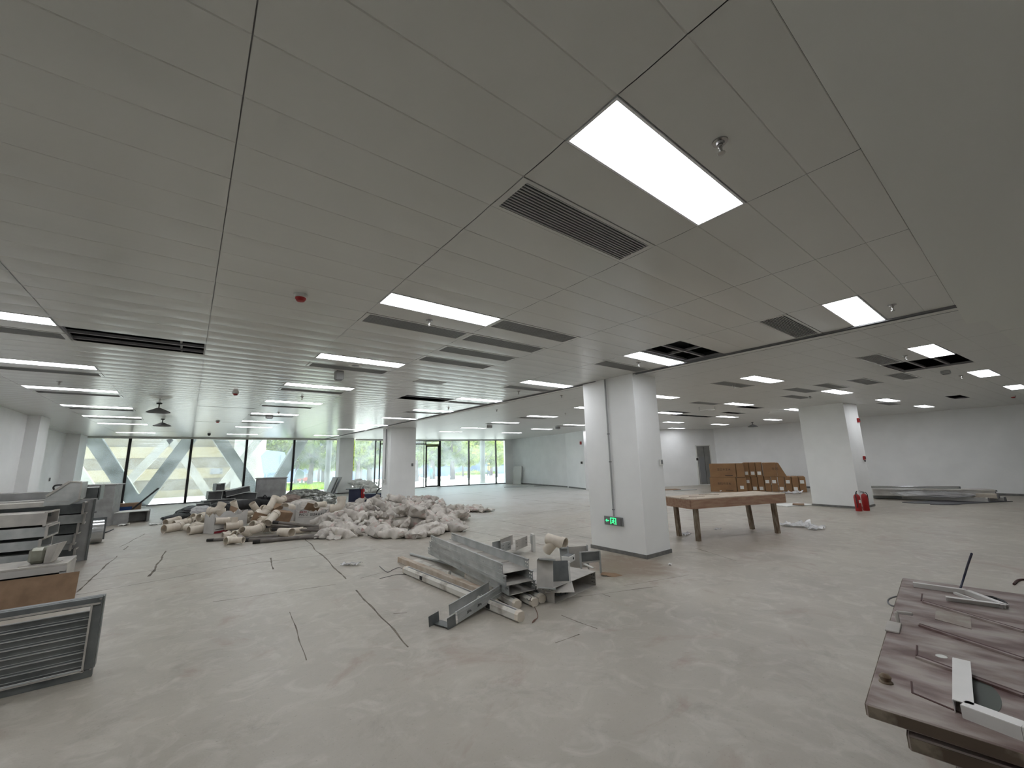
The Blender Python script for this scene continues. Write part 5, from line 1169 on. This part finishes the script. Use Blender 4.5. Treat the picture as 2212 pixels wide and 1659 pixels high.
# ------------------------------------------------------------------ site table
FL = Vector((7.78, 4.36, 0)); u = Vector((.934, -.357, 0)).normalized(); v = Vector((-u.y, u.x, 0)); an = math.atan2(u.y, u.x); TL, TW, TH_ = 2.42, .74, .80
t = thing('work_table', 'rough timber site table with a stained brown apron and four crooked legs', 'table', tuple(FL), an)
tp = MB().box((TL/2, TW/2, TH_-.01), (TL+.02, TW+.02, .02)); tp.build('tabletop', M_ply, t, bevel=.002)
MB().box((TL/2, .0, TH_-.105), (TL, .025, .17)).build('apron', M_apron, t); MB().box((TL/2, TW, TH_-.105), (TL, .025, .17)).build('apron', M_apron, t); MB().box((0, TW/2, TH_-.105), (.025, TW, .17)).build('apron', M_apron, t); MB().box((TL, TW/2, TH_-.105), (.025, TW, .17)).build('apron', M_apron, t)
for x, y, dx, dy in ((.16, .07, .0, 0), (.16, TW-.09, .02, .0), (TL-.27, .07, .02, 0), (TL-.36, TW-.09, .06, 0)):
    MB().bar((x, y, TH_-.1), (x+dx, y+dy, 0.0), .07, .085, up=(0, 1, 0)).build('leg', M_leg, t, bevel=.003)
    
for k, (x0, y0, x1, y1, lb) in enumerate([(.02, .3, .25, .1, 'thin dark strip at the left front of the site table top'), (.35, .45, .62, .3, 'thin dark strip second from the left on the table top'), (.75, .62, 1.1, .42, 'thin dark strip near the middle of the table top')]):
    a = FL+u*x0+v*y0; b = FL+u*x1+v*y1; solo('steel_strip', MB().bar((a.x, a.y, TH_+.003), (b.x, b.y, TH_+.003), .012, .006), M_leg, lb, 'strip')
# crumpled film and rubbish on the floor
sh = [sheet_mesh(70+i, .6, .3, .10) for i in range(3)]
def rub(i, px, py, s_, m_, lb, name='plastic_film', cat='plastic film'): q = P(px, py, 0); o = solo(name, sh[i], m_, lb, cat, (q.x, q.y, .002), random.Random(px).uniform(0, 6), smooth=True); o.scale = (s_, s_, s_*.8)
rub(0, 1722, 1137, 1.2, M_film, 'clear plastic film lying right of the site table'); rub(1, 1760, 1143, .7, M_film, 'loose tail of clear film farther right of the table'); rub(2, 1481, 1155, .45, M_film, 'white scrap of film between the left table legs'); rub(1, 1549, 1144, .3, M_film, 'tiny film scrap under the site table')
rub(0, 1711, 1066, 1.3, M_film, 'crumpled film in front of the narrow cartons'); rub(1, 1560, 1062, .5, M_paper, 'white paper scrap beside the big carton'); rub(2, 1250, 1050, .01, M_paper, 'x') if False else None
rub(2, 757, 1221, .5, M_film, 'white plastic scrap on the floor before the sack heap'); rub(0, 268, 1135, .7, M_paper, 'white torn paper on the floor right of the low bench'); rub(1, 336, 1134, .5, M_paper, 'small white scrap between bench and pipe heap'); rub(2, 1447, 1220, .18, M_paper, 'little white scrap on the floor by the near pillar')
for k, (px, py, w_, d_, rz, m_, lb) in enumerate([(1447, 1058, .9, .5, -.5, M_card, 'flattened cardboard left of the big cartons'), (1480, 1059, 1.1, .3, -.4, M_vent, 'pale board lying left of the big cartons'), (1712, 1091, 1.1, .6, -.4, M_paper, 'white board lying at the right pillar foot'), (1725, 1092, .4, .3, .3, M_card, 'brown cardboard scrap on the white board'), (1115, 1052, 1.4, .5, -.9, M_vent, 'pale sheet on the floor by the far right wall'), (1170, 1050, .9, .15, -.9, M_base, 'dark strip on the floor by the far right wall')]):
    q = P(px, py, 0); solo('flat_sheet', MB().box((0, 0, .012+(.03 if k == 3 else 0)), (w_, d_, .02)), m_, lb, 'sheet', (q.x, q.y, 0), rz)
q = P(1107, 1046, 0); a = PL(1108, 1046, (18.35, 23.5), (17.3, 16.95)); solo('leaning_panel', MB().box((0, 0, .6), (.06, .75, 1.2)), M_white, 'narrow white panel leaning in the far right corner', 'panel', (a.x-.5, a.y-1.1, 0), rot=(0, .1, .1))
# ------------------------------------------------------------------ cartons
cA, cB = P(1612, 1061, 0), P(1745, 1063.2, 0); an, Lr = frame_from(cA, cB); n = Vector((-math.sin(an), math.cos(an), 0)); n = n if n.dot(cA) > 0 else -n
pitch = Lr/9.0
def carton(name_lb, loc, rz, sx, sy, sz, note, front='-y', txt=False, rot=None, notez=.3):
    t = thing('carton', name_lb, 'box', loc, rz, 'brown cartons stacked in the right room', rot=rot); MB().box((sx/2, sy/2, sz/2), (sx, sy, sz)).build('body', M_card2, t, bevel=.008)
    MB().box((sx/2, sy/2, sz+.001), (sx, .05, .003)).build('tape', M_card, t)
    if note is not None: MB().box((note*sx, -.003, notez), (.14, .004, .14)).build('paper_label', M_paper, t)
    if txt:
        g2 = MB(); 
        for k in range(5): glyph(g2, sx*.3+k*.11, sz*.5, .085, k+k//2)
        g2.build('printed_characters', M_ink, t); MB().box((sx*.72, -.003, sz*.12), (.3, .003, .025)).build('fine_print', M_ink, t)
    return t
for k in range(9):
    p = cA+Vector((math.cos(an), math.sin(an), 0))*pitch*k
    carton('narrow brown carton on the floor in the long row, %s from the left, %s' % (ORD[k+1], 'label high' if k % 2 == 0 else 'label low'), (p.x, p.y, 0), an, pitch-.018, 1.1, .62, .45, notez=.42 if k in (0, 3, 4, 6, 8) else .13)
for k in range(3):
    p = cA+Vector((math.cos(an), math.sin(an), 0))*pitch*(k-.1)
    carton('narrow brown carton on the upper layer, %s from the left' % ORD[k+1], (p.x, p.y, .625), an, pitch-.018, 1.1, .62, .5, notez=.16)
p = cA+Vector((math.cos(an), math.sin(an), 0))*pitch*2.95
t = carton('wide brown carton on the upper layer right of the narrow ones', (p.x, p.y, .625), an, pitch*2.1, 1.1, .6, None, txt=False); g2 = MB()
for k in range(2): glyph(g2, .35+k*.13, .3, .09, k)
g2.build('printed_characters', M_ink, t)
p2 = p+Vector((math.cos(an), math.sin(an), 0))*(pitch*2.12); t = thing('carton', 'brown carton with a sagging slanted side at the right end of the upper layer', 'box', (p2.x, p2.y, .625), an, 'brown cartons stacked in the right room')
MB().prism([(0, 0), (pitch*1.35, 0), (pitch*.35, .58), (0, .6)], 0, 1.0, Matrix(((1, 0, 0, 0), (0, 0, 1, 0), (0, 1, 0, 0), (0, 0, 0, 1)))).build('body', M_card2, t)
bA, bB = P(1536, 1062, 0), P(1593, 1063, 0); an2, L2 = frame_from(bA, bB)
u2_ = Vector((math.cos(an2), math.sin(an2), 0))
carton('big brown carton on the floor at the left end, long side to the camera', tuple(bA), an2, L2, .42, .63, None, txt=True)
carton('big brown carton on top at the left end, long side to the camera', tuple(bA+Vector((0, 0, .635))+u2_*.04), an2, L2, .42, .6, None, txt=True)
carton('narrow carton beside the big floor carton with a small label', tuple(bA+u2_*(L2+.02)), an2, .36, .42, .62, .5, notez=.2)
carton('narrow carton on the upper layer beside the big top carton', tuple(bA+Vector((0, 0, .635))+u2_*(L2+.06)), an2, .3, .42, .6, None)
solo('thin_post', MB().box((0, 0, .45), (.04, .04, .9)), M_vent, 'thin grey post standing behind the long carton row', 'post', (P(1700, 1050, 0).x+.6, P(1700, 1050, 0).y-.1, 0))
# ------------------------------------------------------------------ bundle of profiles along the right wall
M_wprof = mat('white_aluminium', (214, 212, 208), .35, .1, rgb2=(190, 187, 182), scale=2)
for k, (p0, p1, z, w_, h, m_, lb) in enumerate([((1880, 1052), (2070, 1053), .42, .16, .08, M_bright, 'long shiny profile on top at the back of the bundle'), ((1880, 1062), (2140, 1064), .24, .5, .22, M_wprof, 'white wrapped profile pack in the middle of the bundle'), ((1884, 1070), (2080, 1074), .09, .4, .16, M_vent, 'grey profile pack low in the bundle'),
        ((1884, 1071), (2135, 1080), .07, .14, .13, M_wprof, 'white profile lying at the front of the bundle'), ((1950, 1064), (2155, 1072), .16, .2, .14, M_pvc, 'pale wrapped profile toward the right end of the bundle'), ((2010, 1071), (2170, 1078), .07, .16, .13, M_wprof, 'short white profile at the right end of the bundle'), ((1990, 1057), (2150, 1060), .37, .14, .05, M_galvd, 'grey flat bar on top at the right of the bundle')]):
    a, b = P(p0[0], p0[1], z), P(p1[0], p1[1], z); c_ = a
    t = thing('metal_profile', lb, 'profile', tuple(a), 0, 'long profiles lying by the right wall'); MB().bar((0, 0, 0), tuple(b-a), w_, h).build('bar', m_, t, bevel=.01); d = (b-a).normalized(); MB().bar(tuple((b-a)-d*.02), tuple((b-a)+d*.03), w_*.9, h*.9).build('end_cap', M_grey, t)
q = [P(*p) for p in ((1949, 1086), (2010, 1082.5), (2085, 1082), (2188, 1083.5), (2100, 1088), (2060, 1091), (2010, 1090.5), (2008, 1088.5), (1975, 1088))]
mb_ = MB(); k_ = len(q); mb_.add([(v_.x, v_.y, .004) for v_ in q]+[(v_.x, v_.y, .02) for v_ in q], [tuple(range(k_))[::-1], tuple(range(k_, 2*k_))]+[(i, (i+1) % k_, k_+(i+1) % k_, k_+i) for i in range(k_)])
solo('grey_tarpaulin', mb_, mat('grey_tarpaulin', (104, 103, 106), .6, rgb2=(84, 84, 90), scale=2), 'dark grey sheet lying flat in front of the profile bundle', 'tarpaulin')
crumple('plastic_film', M_film, 2010, 1068, .2, (.9, .3, .1), 'crumpled clear film draped over the profile bundle', 21, 'plastic film', rot=(0, 0, -1.3))
# ------------------------------------------------------------------ stack of old door leaves, lower right
M_doorw = mat('dusty_brown_door', (98, 74, 70), .6, rgb2=(160, 149, 142), scale=4.5, lo=.38, hi=.64, detail=12, stretch=(1.7, .8, 1), bump=.05)
M_doore = mat('worn_door_edge', (92, 78, 66), .8, rgb2=(140, 128, 112), scale=9, lo=.5, hi=.62)
M_groove = mat('dark_red_brown_groove', (70, 40, 36), .7)
z1 = .74
TLc, TFc = P(1869, 1519, z1), P(1950, 1248, z1)          # near-left and far-left corner of the top leaf
an, DL = frame_from(TLc, TFc); DW = .92; ud = Vector((math.cos(an), math.sin(an), 0)); vd = Vector((math.sin(an), -math.cos(an), 0))
def leaf(label, off, z, rz, th=.045, detail=False, mm=M_doorw):
    o = TLc+ud*off[0]+vd*off[1]; t = thing('door_leaf', label, 'door leaf', (o.x, o.y, z), an+rz, 'old door leaves stacked at the lower right')
    # local: x along the long edge, -y across
    MB().box((DL/2, -DW/2, -th/2), (DL, DW, th)).build('leaf', mm, t, bevel=.004)
    MB().box((-.0015, -DW/2, -th/2), (.003, DW-.01, th*.8)).build('worn_edge', M_doore, t); MB().box((DL/2, .0015, -th/2), (DL-.01, .003, th*.8)).build('worn_edge', M_doore, t)
    return t
# the wide faces show: the top leaf with mouldings, handle plate and knob
td = leaf('uppermost door leaf, dusty brown with mouldings, a handle and metal strips on it', (0, 0), z1, 0, detail=True)
def onleaf(px, py, z=z1): q = P(px, py, z)-TLc; return q.dot(ud), -q.dot(vd)
def gbar(mb, p0, p1, w_, h_, z=0): a, b = onleaf(*p0), onleaf(*p1); mb.bar((a[0], a[1], z), (b[0], b[1], z), w_, h_)
for (p0, p1, w_) in (((1995, 1298), (2212, 1362), .008), ((1987, 1348), (2212, 1422), .01), ((1980, 1416), (2212, 1500), .012), ((1971, 1497), (2212, 1598), .008)):
    g2 = MB(); gbar(g2, p0, p1, w_, .003, .001); g2.build('groove', M_groove, td)
for (p0, p1) in (((1980, 1416), (1981, 1395)), ((1971, 1497), (1969, 1473)), ((1990, 1298), (1992, 1283))):
    g2 = MB(); gbar(g2, p0, p1, .006, .003, .001); g2.build('groove', M_groove, td)
# raised moulding beads beside the grooves
for (p0, p1) in (((1995, 1302), (2212, 1367)), ((1987, 1353), (2212, 1428)), ((1980, 1422), (2212, 1507))):
    g2 = MB(); gbar(g2, p0, p1, .016, .01, .004); g2.build('moulding', M_doorw, td)
# paper rectangle
c0, c1, c2, c3 = onleaf(2022, 1316), onleaf(2097, 1334), onleaf(2099, 1360), onleaf(2020, 1338)
mb_ = MB(); mb_.add([(*c_, z) for z in (.001, .003) for c_ in (c0, c1, c2, c3)], [(0, 1, 2, 3), (7, 6, 5, 4), (0, 4, 5, 1), (1, 5, 6, 2), (2, 6, 7, 3), (3, 7, 4, 0)]); mb_.build('printed_sticker', mat('faded_sticker', (158, 150, 140), .7, rgb2=(140, 126, 118), scale=14), td)
# handle plate with lever
h0 = onleaf(1930, 1356); t_ = MB().box((h0[0], h0[1], .004), (.16, .055, .008)); t_.build('handle_plate', M_galvd, td, bevel=.002)
a_, b_2, c_ = onleaf(1940, 1344), onleaf(1938, 1333), onleaf(2000, 1352)
hp = MB().bar((a_[0], a_[1], .0), (a_[0], a_[1], .05), .016, .016, up=(1, 0, 0)).bar((a_[0], a_[1], .05), (c_[0]*.6+a_[0]*.4, c_[1]*.6+a_[1]*.4, .05), .016, .014); o = hp.build('lever_handle', M_galvd, td, bevel=.003)
kn = onleaf(1914, 1474); MB().lathe([(.022, 0), (.022, .004), (.016, .008), (.02, .022), (.012, .03), (.002, .032)], 18, Matrix.Translation((kn[0], kn[1], 0))).build('round_knob', M_leg, td, smooth=True)
sp = onleaf(2034, 1418); MB().lathe([(.02, .0), (.018, .002), (.002, .003)], 14, Matrix.Translation((sp[0], sp[1], .0))).build('paint_blob', M_white, td)
d1 = onleaf(2110, 1500); o = MB().lathe([(.1, .0), (.1, .0015), (.002, .002)], 28, Matrix.Translation((d1[0], d1[1], 0))@Matrix.Diagonal((1.6, .6, 1, 1))).build('green_glass_oval', mat('dull_green_glass', (70, 78, 70), .6), td)
for k in range(1, 12):
    z = z1-.062*k+(-.0 if k > 1 else -.006)
    dx = {1: (.02, .1), 2: (.0, .22)}.get(k, (random.Random(k).uniform(-.02, .08), random.Random(k+50).uniform(.18, .3)))
    lb = {1: 'second door leaf from the top, pulled inward, edge chipped pale', 2: 'third door leaf from the top with a reddish brown face'}.get(k, 'door leaf low in the stack, %s from the top, mostly hidden' % ORD[k+1])
    leaf(lb, dx, z, {1: .03, 2: -.03}.get(k, random.Random(k).uniform(-.04, .04)), th=.05, mm=M_groove if k == 2 else M_doorw)
    
for k in range(1): solo('timber_spacer', MB().box((0, 0, .004), (.3, .1, .008)), M_leg, 'thin packing piece under the lowest door leaf', 'spacer', (TLc+ud*1+vd*.5).to_tuple()[:2]+(0.0,))
# white angle strips lying on the top leaf
def angle_on(label, pts, w_=.032, h_=.03, name='white_angle_strip', z0=.0):
    Q = [P(px, py, z1+h_) for px, py in pts]; t = thing(name, label, 'strip', (Q[0].x, Q[0].y, z1+z0), 0, 'white angle strips on the door stack')
    for k, (a, b) in enumerate(zip(Q[:-1], Q[1:])):
        d = b-a; o_2 = a-Q[0]; z = Vector((0, 0, 0)); n_3 = Vector((-d.y, d.x, 0)).normalized()*w_/2
        mb = MB(); mb.bar(tuple(Vector((o_2.x, o_2.y, h_))), tuple(Vector((o_2.x+d.x, o_2.y+d.y, h_))), w_, .003); mb.bar(tuple(Vector((o_2.x, o_2.y, h_/2))-n_3), tuple(Vector((o_2.x+d.x, o_2.y+d.y, h_/2))-n_3), .003, h_)
        mb.build('leg', M_wprof, t)
    return t
angle_on('white bent angle strip lying at the near right of the door stack', [(2077, 1425), (2081, 1518), (2212, 1566), (2260, 1583)], .05, .04)
angle_on('long white angle strip bent into a triangle at the far end of the door stack', [(1972, 1258), (2087, 1274), (2172, 1306), (2043, 1289)], .03, .025)
angle_on('second thin white strip inside the triangle of strips', [(2062, 1279), (2108, 1296)], .012, .012)
q = [P(x, y, z1+.02) for x, y in ((2120, 1287), (2145, 1290), (2170, 1299), (2174, 1303), (2160, 1306), (2130, 1292), (2155, 1294), (2172, 1302))]
solo('cable_coil', MB().sweep([tuple(v_) for v_ in q], .006, 6), M_blk, 'dark cable coiled at the far tip of the strips', 'cable', smooth=True)
wire([tuple(P(2075, 1270, z1+.01)), tuple(P(2083, 1245, z1+.07)+Vector((0, .0, 0))), tuple(P(2090, 1222, z1+.16)), tuple(P(2099, 1196, z1+.26))], .006, M_blue, 'dark blue cable end sticking straight up from the door stack', 'cable', 'cable_end')
wire([tuple(P(x, y, z1-.1)) for x, y in ((1955, 1285), (1938, 1288), (1922, 1293), (1918, 1300), (1926, 1308), (1950, 1311))], .005, M_grey, 'grey cable loop sticking out behind the door stack', 'cable', 'cable_loop')
wire([tuple(P(x, y, .01)) for x, y in ((2190, 1262), (2198, 1254), (2212, 1252), (2230, 1258))], .012, M_groove, 'dark red curled scrap on the floor behind the door stack', 'scrap', 'curled_scrap')
# ------------------------------------------------------------------ duct stack at the left
Yp = 5.04
t = thing('duct_end_grille', 'framed dark galvanised duct end panel with ribbed face, nearest at the lower left', 'duct panel', (-.455, Yp, 0), rot=(0, 0, math.pi+.0))
# local x runs left in the photo, y toward the viewer's back; the panel leans a touch
W_, H_ = 1.25, .60
f = MB()
f.box((W_/2, 0, H_-.03), (W_, .05, .06)).box((W_/2, 0, .03), (W_, .05, .06)).box((.03, 0, H_/2), (.06, .05, H_-.12)).box((W_-.03, 0, H_/2), (.06, .05, H_-.12)); f.build('frame', M_galvk, t, bevel=.003)
f = MB().box((W_/2, .03, H_-.045), (W_-.02, .02, .012)).box((W_/2, .03, .06), (W_-.1, .02, .01)).box((.06, .03, H_/2), (.012, .02, H_-.1)); f.build('frame_lip', M_galvd, t)
f = MB().box((W_/2, -.04, H_-.0), (W_, .06, .004)).box((-.005, -.04, H_/2+.03), (.004, .09, H_-.06)); f.build('rear_flange', M_galvk, t)
rb = MB(); 
for k in range(7):
    z = .10+k*(H_-.2)/6.5; rb.box((W_/2, -.004, z), (W_-.12, .006, .062)); rl = MB().box((W_/2, .008, z+.034), (W_-.13, .018, .006)).box((W_/2, .002, z-.012), (W_-.13, .006, .003)); rl.build('blade_lip', M_galv, t)  # lips in lighter steel than the blades: their highlights are put into the colour
rb.build('ribbed_blades', M_galvk, t)
for z in (.06, H_-.012): MB().tube((.012, .02, z), (.012, .034, z), .008, 10).build('bolt', M_chrome, t)
def duct(label, p_right, length, rz, W=.5, H=.22, z=0, taper=0, m_=M_galv, open_right=True, flange=True, pitch_=0, name='steel_duct'):
    # duct whose open end is at p_right (x,y) and which runs to the left
    t = thing(name, label, 'duct', (p_right[0], p_right[1], z), rot=(0, pitch_, math.pi+rz), group='galvanised ducts piled at the left'); th = .004
    h0, h1 = H, H*(1+taper)
    def face(a, b, c_, d, nm, off):
        mb = MB(); mb.add([a, b, c_, d]+[tuple(Vector(q)+Vector(off)) for q in (a, b, c_, d)], [(0, 1, 2, 3), (7, 6, 5, 4), (0, 4, 5, 1), (1, 5, 6, 2), (2, 6, 7, 3), (3, 7, 4, 0)]); mb.build(nm, m_, t)
    y0, y1 = -W/2, W/2; L = length
    face((0, y0, 0), (L, y0, 0), (L, y1, 0), (0, y1, 0), 'bottom', (0, 0, th)); face((0, y0, h0), (L, y0, h1), (L, y1, h1), (0, y1, h0), 'top', (0, 0, th)); face((0, y0, 0), (L, y0, 0), (L, y0, h1), (0, y0, h0), 'side', (0, th, 0)); face((0, y1, 0), (L, y1, 0), (L, y1, h1), (0, y1, h0), 'side', (0, -th, 0))
    if flange:
        f = MB(); w2 = .022
        for (cy, cz, sy, sz) in ((0, -w2/2, W+2*w2, w2), (0, h0+w2/2, W+2*w2, w2), (y0-w2/2, h0/2, w2, h0), (y1+w2/2, h0/2, w2, h0)): f.box((.012, cy, cz), (.03, sy, sz))
        f.build('flange', M_galvd, t)
    if not open_right: MB().box((.01, 0, h0/2), (.008, W-.01, h0-.01)).build('end_plate', M_galvk, t)
    for k in range(1, int(L/.6)+1): MB().box((k*.6, 0, 0), (.01, W+.008, .006), Matrix.Translation((0, 0, h0+.004+(h1-h0)*k*.6/L))).build('seam', M_galvd, t)
    return t
sx = lambda x, y: (x/6.9125, 1020+y/6.9125)
def dY(x, y, Y): q = PY(*sx(x, y), Y); return q
# lower front: cardboard, dark opening unit
q = P(160, 1296, 0); solo('cardboard_sheet', MB().box((-.75, 0, .17), (1.5, .02, .34)).box((-.95, -.012, .17), (.02, .004, .34)), M_card, 'brown cardboard sheet standing behind the framed duct panel', 'cardboard', (q.x, 8.0, 0), rot=(-.2, 0, .0))
t = thing('air_unit', 'long low metal air unit with a black grille opening, under the shiny duct boot', 'air unit', (PY(140, 1250, 8.35).x, 8.35, .02), rot=(0, 0, math.pi))
MB().box((.9, -.3, .385), (1.8, .62, .03)).build('top_cover', M_galvd, t, bevel=.004); MB().box((.9, .0, .33), (1.8, .03, .08)).build('front_rail', M_wprof, t); MB().box((.9, .0, .05), (1.75, .03, .07)).build('bottom_rail', M_galvk, t); MB().box((.03, 0, .19), (.06, .03, .22)).build('end_post', M_galv, t); MB().box((.01, -.3, .19), (.02, .6, .36)).build('end_plate', M_galvd, t)
gr = MB()
for k in range(9): gr.box((.95, -.03, .1+k*.023), (1.7, .012, .01))
gr.build('black_grille', M_black, t); MB().box((.95, -.3, .19), (1.7, .5, .22)).build('dark_inside', M_black, t); MB().box((-.07, -.02, .06), (.08, .06, .07)).build('foot_bracket', M_galvk, t)
# shiny boot on it
bp_ = PY(92, 1222, 8.3); t = thing('duct_boot', 'small shiny dented duct boot standing on the air unit', 'duct piece', (bp_.x, 8.5, .42), -.15)
M_boot = mat('oily_bright_steel', (150, 150, 138), .35, .4, rgb2=(120, 120, 108), scale=5)
MB().box((-.08, 0, .12), (.17, .19, .2)).build('shell', M_boot, t, bevel=.035); MB().add([(.0, -.1, .02), (.06, -.1, .02), (.12, -.12, .26), (.01, -.1, .23), (.0, .1, .02), (.06, .1, .02), (.13, .12, .26), (.01, .1, .23)], [(0, 1, 2, 3), (5, 4, 7, 6), (0, 4, 5, 1), (1, 5, 6, 2), (2, 6, 7, 3), (3, 7, 4, 0)]).build('flared_mouth', M_galvd, t); MB().box((-.05, 0, .006), (.34, .26, .012)).build('base_flange', M_galvd, t)
D = [('lowest long duct of the front column in the left stack', -1.64, .30, 1.4, -.03, .155), ('second duct up in the front column of the left stack', -1.59, .52, 1.5, -.04, .12), ('third duct up in the front column, its dark right end open', -1.54, .69, 1.6, -.05, .135), ('top tapered duct of the front column with a pale open end', -1.57, .86, 1.6, -.07, .165)]
for k, (lb, X_, z, L, rz, H) in enumerate(D): duct(lb, (X_, 9.55), L, rz, .5, H, z, .04 if k == 3 else 0, M_galvd if k == 3 else M_galv)
B = [('bottom duct of the back column in the left stack', -1.45, .05, .19, 0), ('third duct up in the back column with a dark slot under it', -1.49, .345, .16, .04), ('fourth duct up in the back column of the left stack', -1.45, .53, .15, -.03), ('fifth duct up in the back column of the left stack', -1.41, .70, .15, .05), ('sixth duct up in the back column with a pale bent end', -1.42, .875, .17, -.04), ('second duct up in the back column of the left stack', -1.52, .25, .085, .03)]
for k, (lb, X_, z, H, rz) in enumerate(B): duct(lb, (X_, 11.25), 1.3, rz, .5, H, z, 0, M_galv if k % 2 else M_galvk)
q0 = P(184, 1210, 0); t = thing('duct_side_panel', 'tall flat steel panel standing on edge at the right end of the left stack', 'duct panel', (q0.x, q0.y, 0), rot=(0, -.0, -2.9)); MB().box((.16, 0, .55), (.32, .012, 1.1)).build('sheet', M_sheet, t); MB().box((-.005, 0, .55), (.03, .05, 1.1)).build('edge_flange', M_galvk, t)
# wedge-shaped transition on top
pt_ = [dY(x, y, 9.9) for x, y in ((630, 510), (690, 360), (1040, 140), (1225, 150), (1180, 400), (1020, 490))]
mb_ = MB(); k_ = len(pt_); o0 = pt_[0]; mb_.add([tuple(v_-o0) for v_ in pt_]+[tuple(v_-o0+Vector((0, .55, 0))) for v_ in pt_], [tuple(range(k_)), tuple(range(k_, 2*k_))[::-1]]+[(i, k_+i, k_+(i+1) % k_, (i+1) % k_) for i in range(k_)])
t = thing('duct_transition', 'wedge-shaped duct transition on top of the left stack, pale slanting edge', 'duct piece', tuple(o0)); mb_.build('body', M_galv, t)
e_ = MB(); e_.bar(tuple(pt_[1]-o0+Vector((0, -.01, .0))), tuple(pt_[2]-o0+Vector((0, -.01, 0))), .03, .03).bar(tuple(pt_[3]-o0+Vector((0, -.01, 0))), tuple(pt_[4]-o0+Vector((0, -.01, 0))), .02, .02).bar(tuple(pt_[2]-o0), tuple(pt_[3]-o0), .03, .02); e_.build('pale_edge', M_galvd, t)
a_ = dY(680, 432, 9.85); b_2 = dY(1030, 432, 9.85); MB().bar(tuple(a_-o0), tuple(b_2-o0), .012, .008).build('seam', M_galvd, t)
q = dY(1190, 400, 10.6); t = thing('duct_piece', 'small dark duct piece sticking out right of the wedge', 'duct piece', tuple(q)); MB().box((.11, .2, .09), (.22, .4, .18)).build('body', M_galvk, t, bevel=.003); MB().box((.24, .2, .1), (.02, .44, .26)).build('flange', M_galvk, t); MB().box((.11, .2, .185), (.24, .42, .012)).build('lid', M_galv, t)
# long back panels on the far left
for k, (y0, y1, xr, Yk, m_, lb) in enumerate([(290, 405, 800, 10.4, M_sheet, 'long grey panel lying highest at the left edge of the stack'), (415, 435, 690, 10.1, M_wprof, 'long pale rail below the highest grey panel'), (450, 520, 640, 9.9, M_galvd, 'long pinkish grey panel under the pale rail')]):
    a_ = dY(xr, y1, Yk); b_2 = dY(xr, y0, Yk); solo('long_panel', MB().box((-.8, 0, (b_2.z-a_.z)/2), (1.6, .4 if k != 1 else .1, b_2.z-a_.z)), m_, lb, 'panel', (a_.x, Yk+.2, a_.z), bevel=.003)
a_ = dY(780, 520, 9.75); b_2 = dY(780, 640, 9.75)
solo('long_panel', MB().box((-.8, 0, 0), (1.6, .3, .08)), M_galvk, 'dark flat duct length under the long panels', 'panel', (a_.x, 9.9, a_.z-.1))
# trestle of pallets that carries them (glimpsed dark between the ducts)
sb_ = MB(); 
for k in range(5): sb_.box((-2.25, 10.15, .1+k*.19), (1.1, .45, .14))
solo('pallet_stack', sb_, M_galvk, 'dark stacked duct lengths glimpsed between the two columns at the left', 'duct', group=None)
wire([tuple(dY(x, y, 10.5)) for x, y in ((810, 262), (797, 235), (815, 205), (860, 193), (930, 190))], .014, M_blk, 'black curved handle above the long grey panel at the left', 'handle', 'curved_handle')
wire([tuple(P(x, y, .01)) for x, y in ((222, 1152), (233, 1149), (245, 1143), (236, 1147), (226, 1150))], .012, M_blk, 'dark cable on the floor at the foot of the left cabinet', 'cable', 'floor_cable')
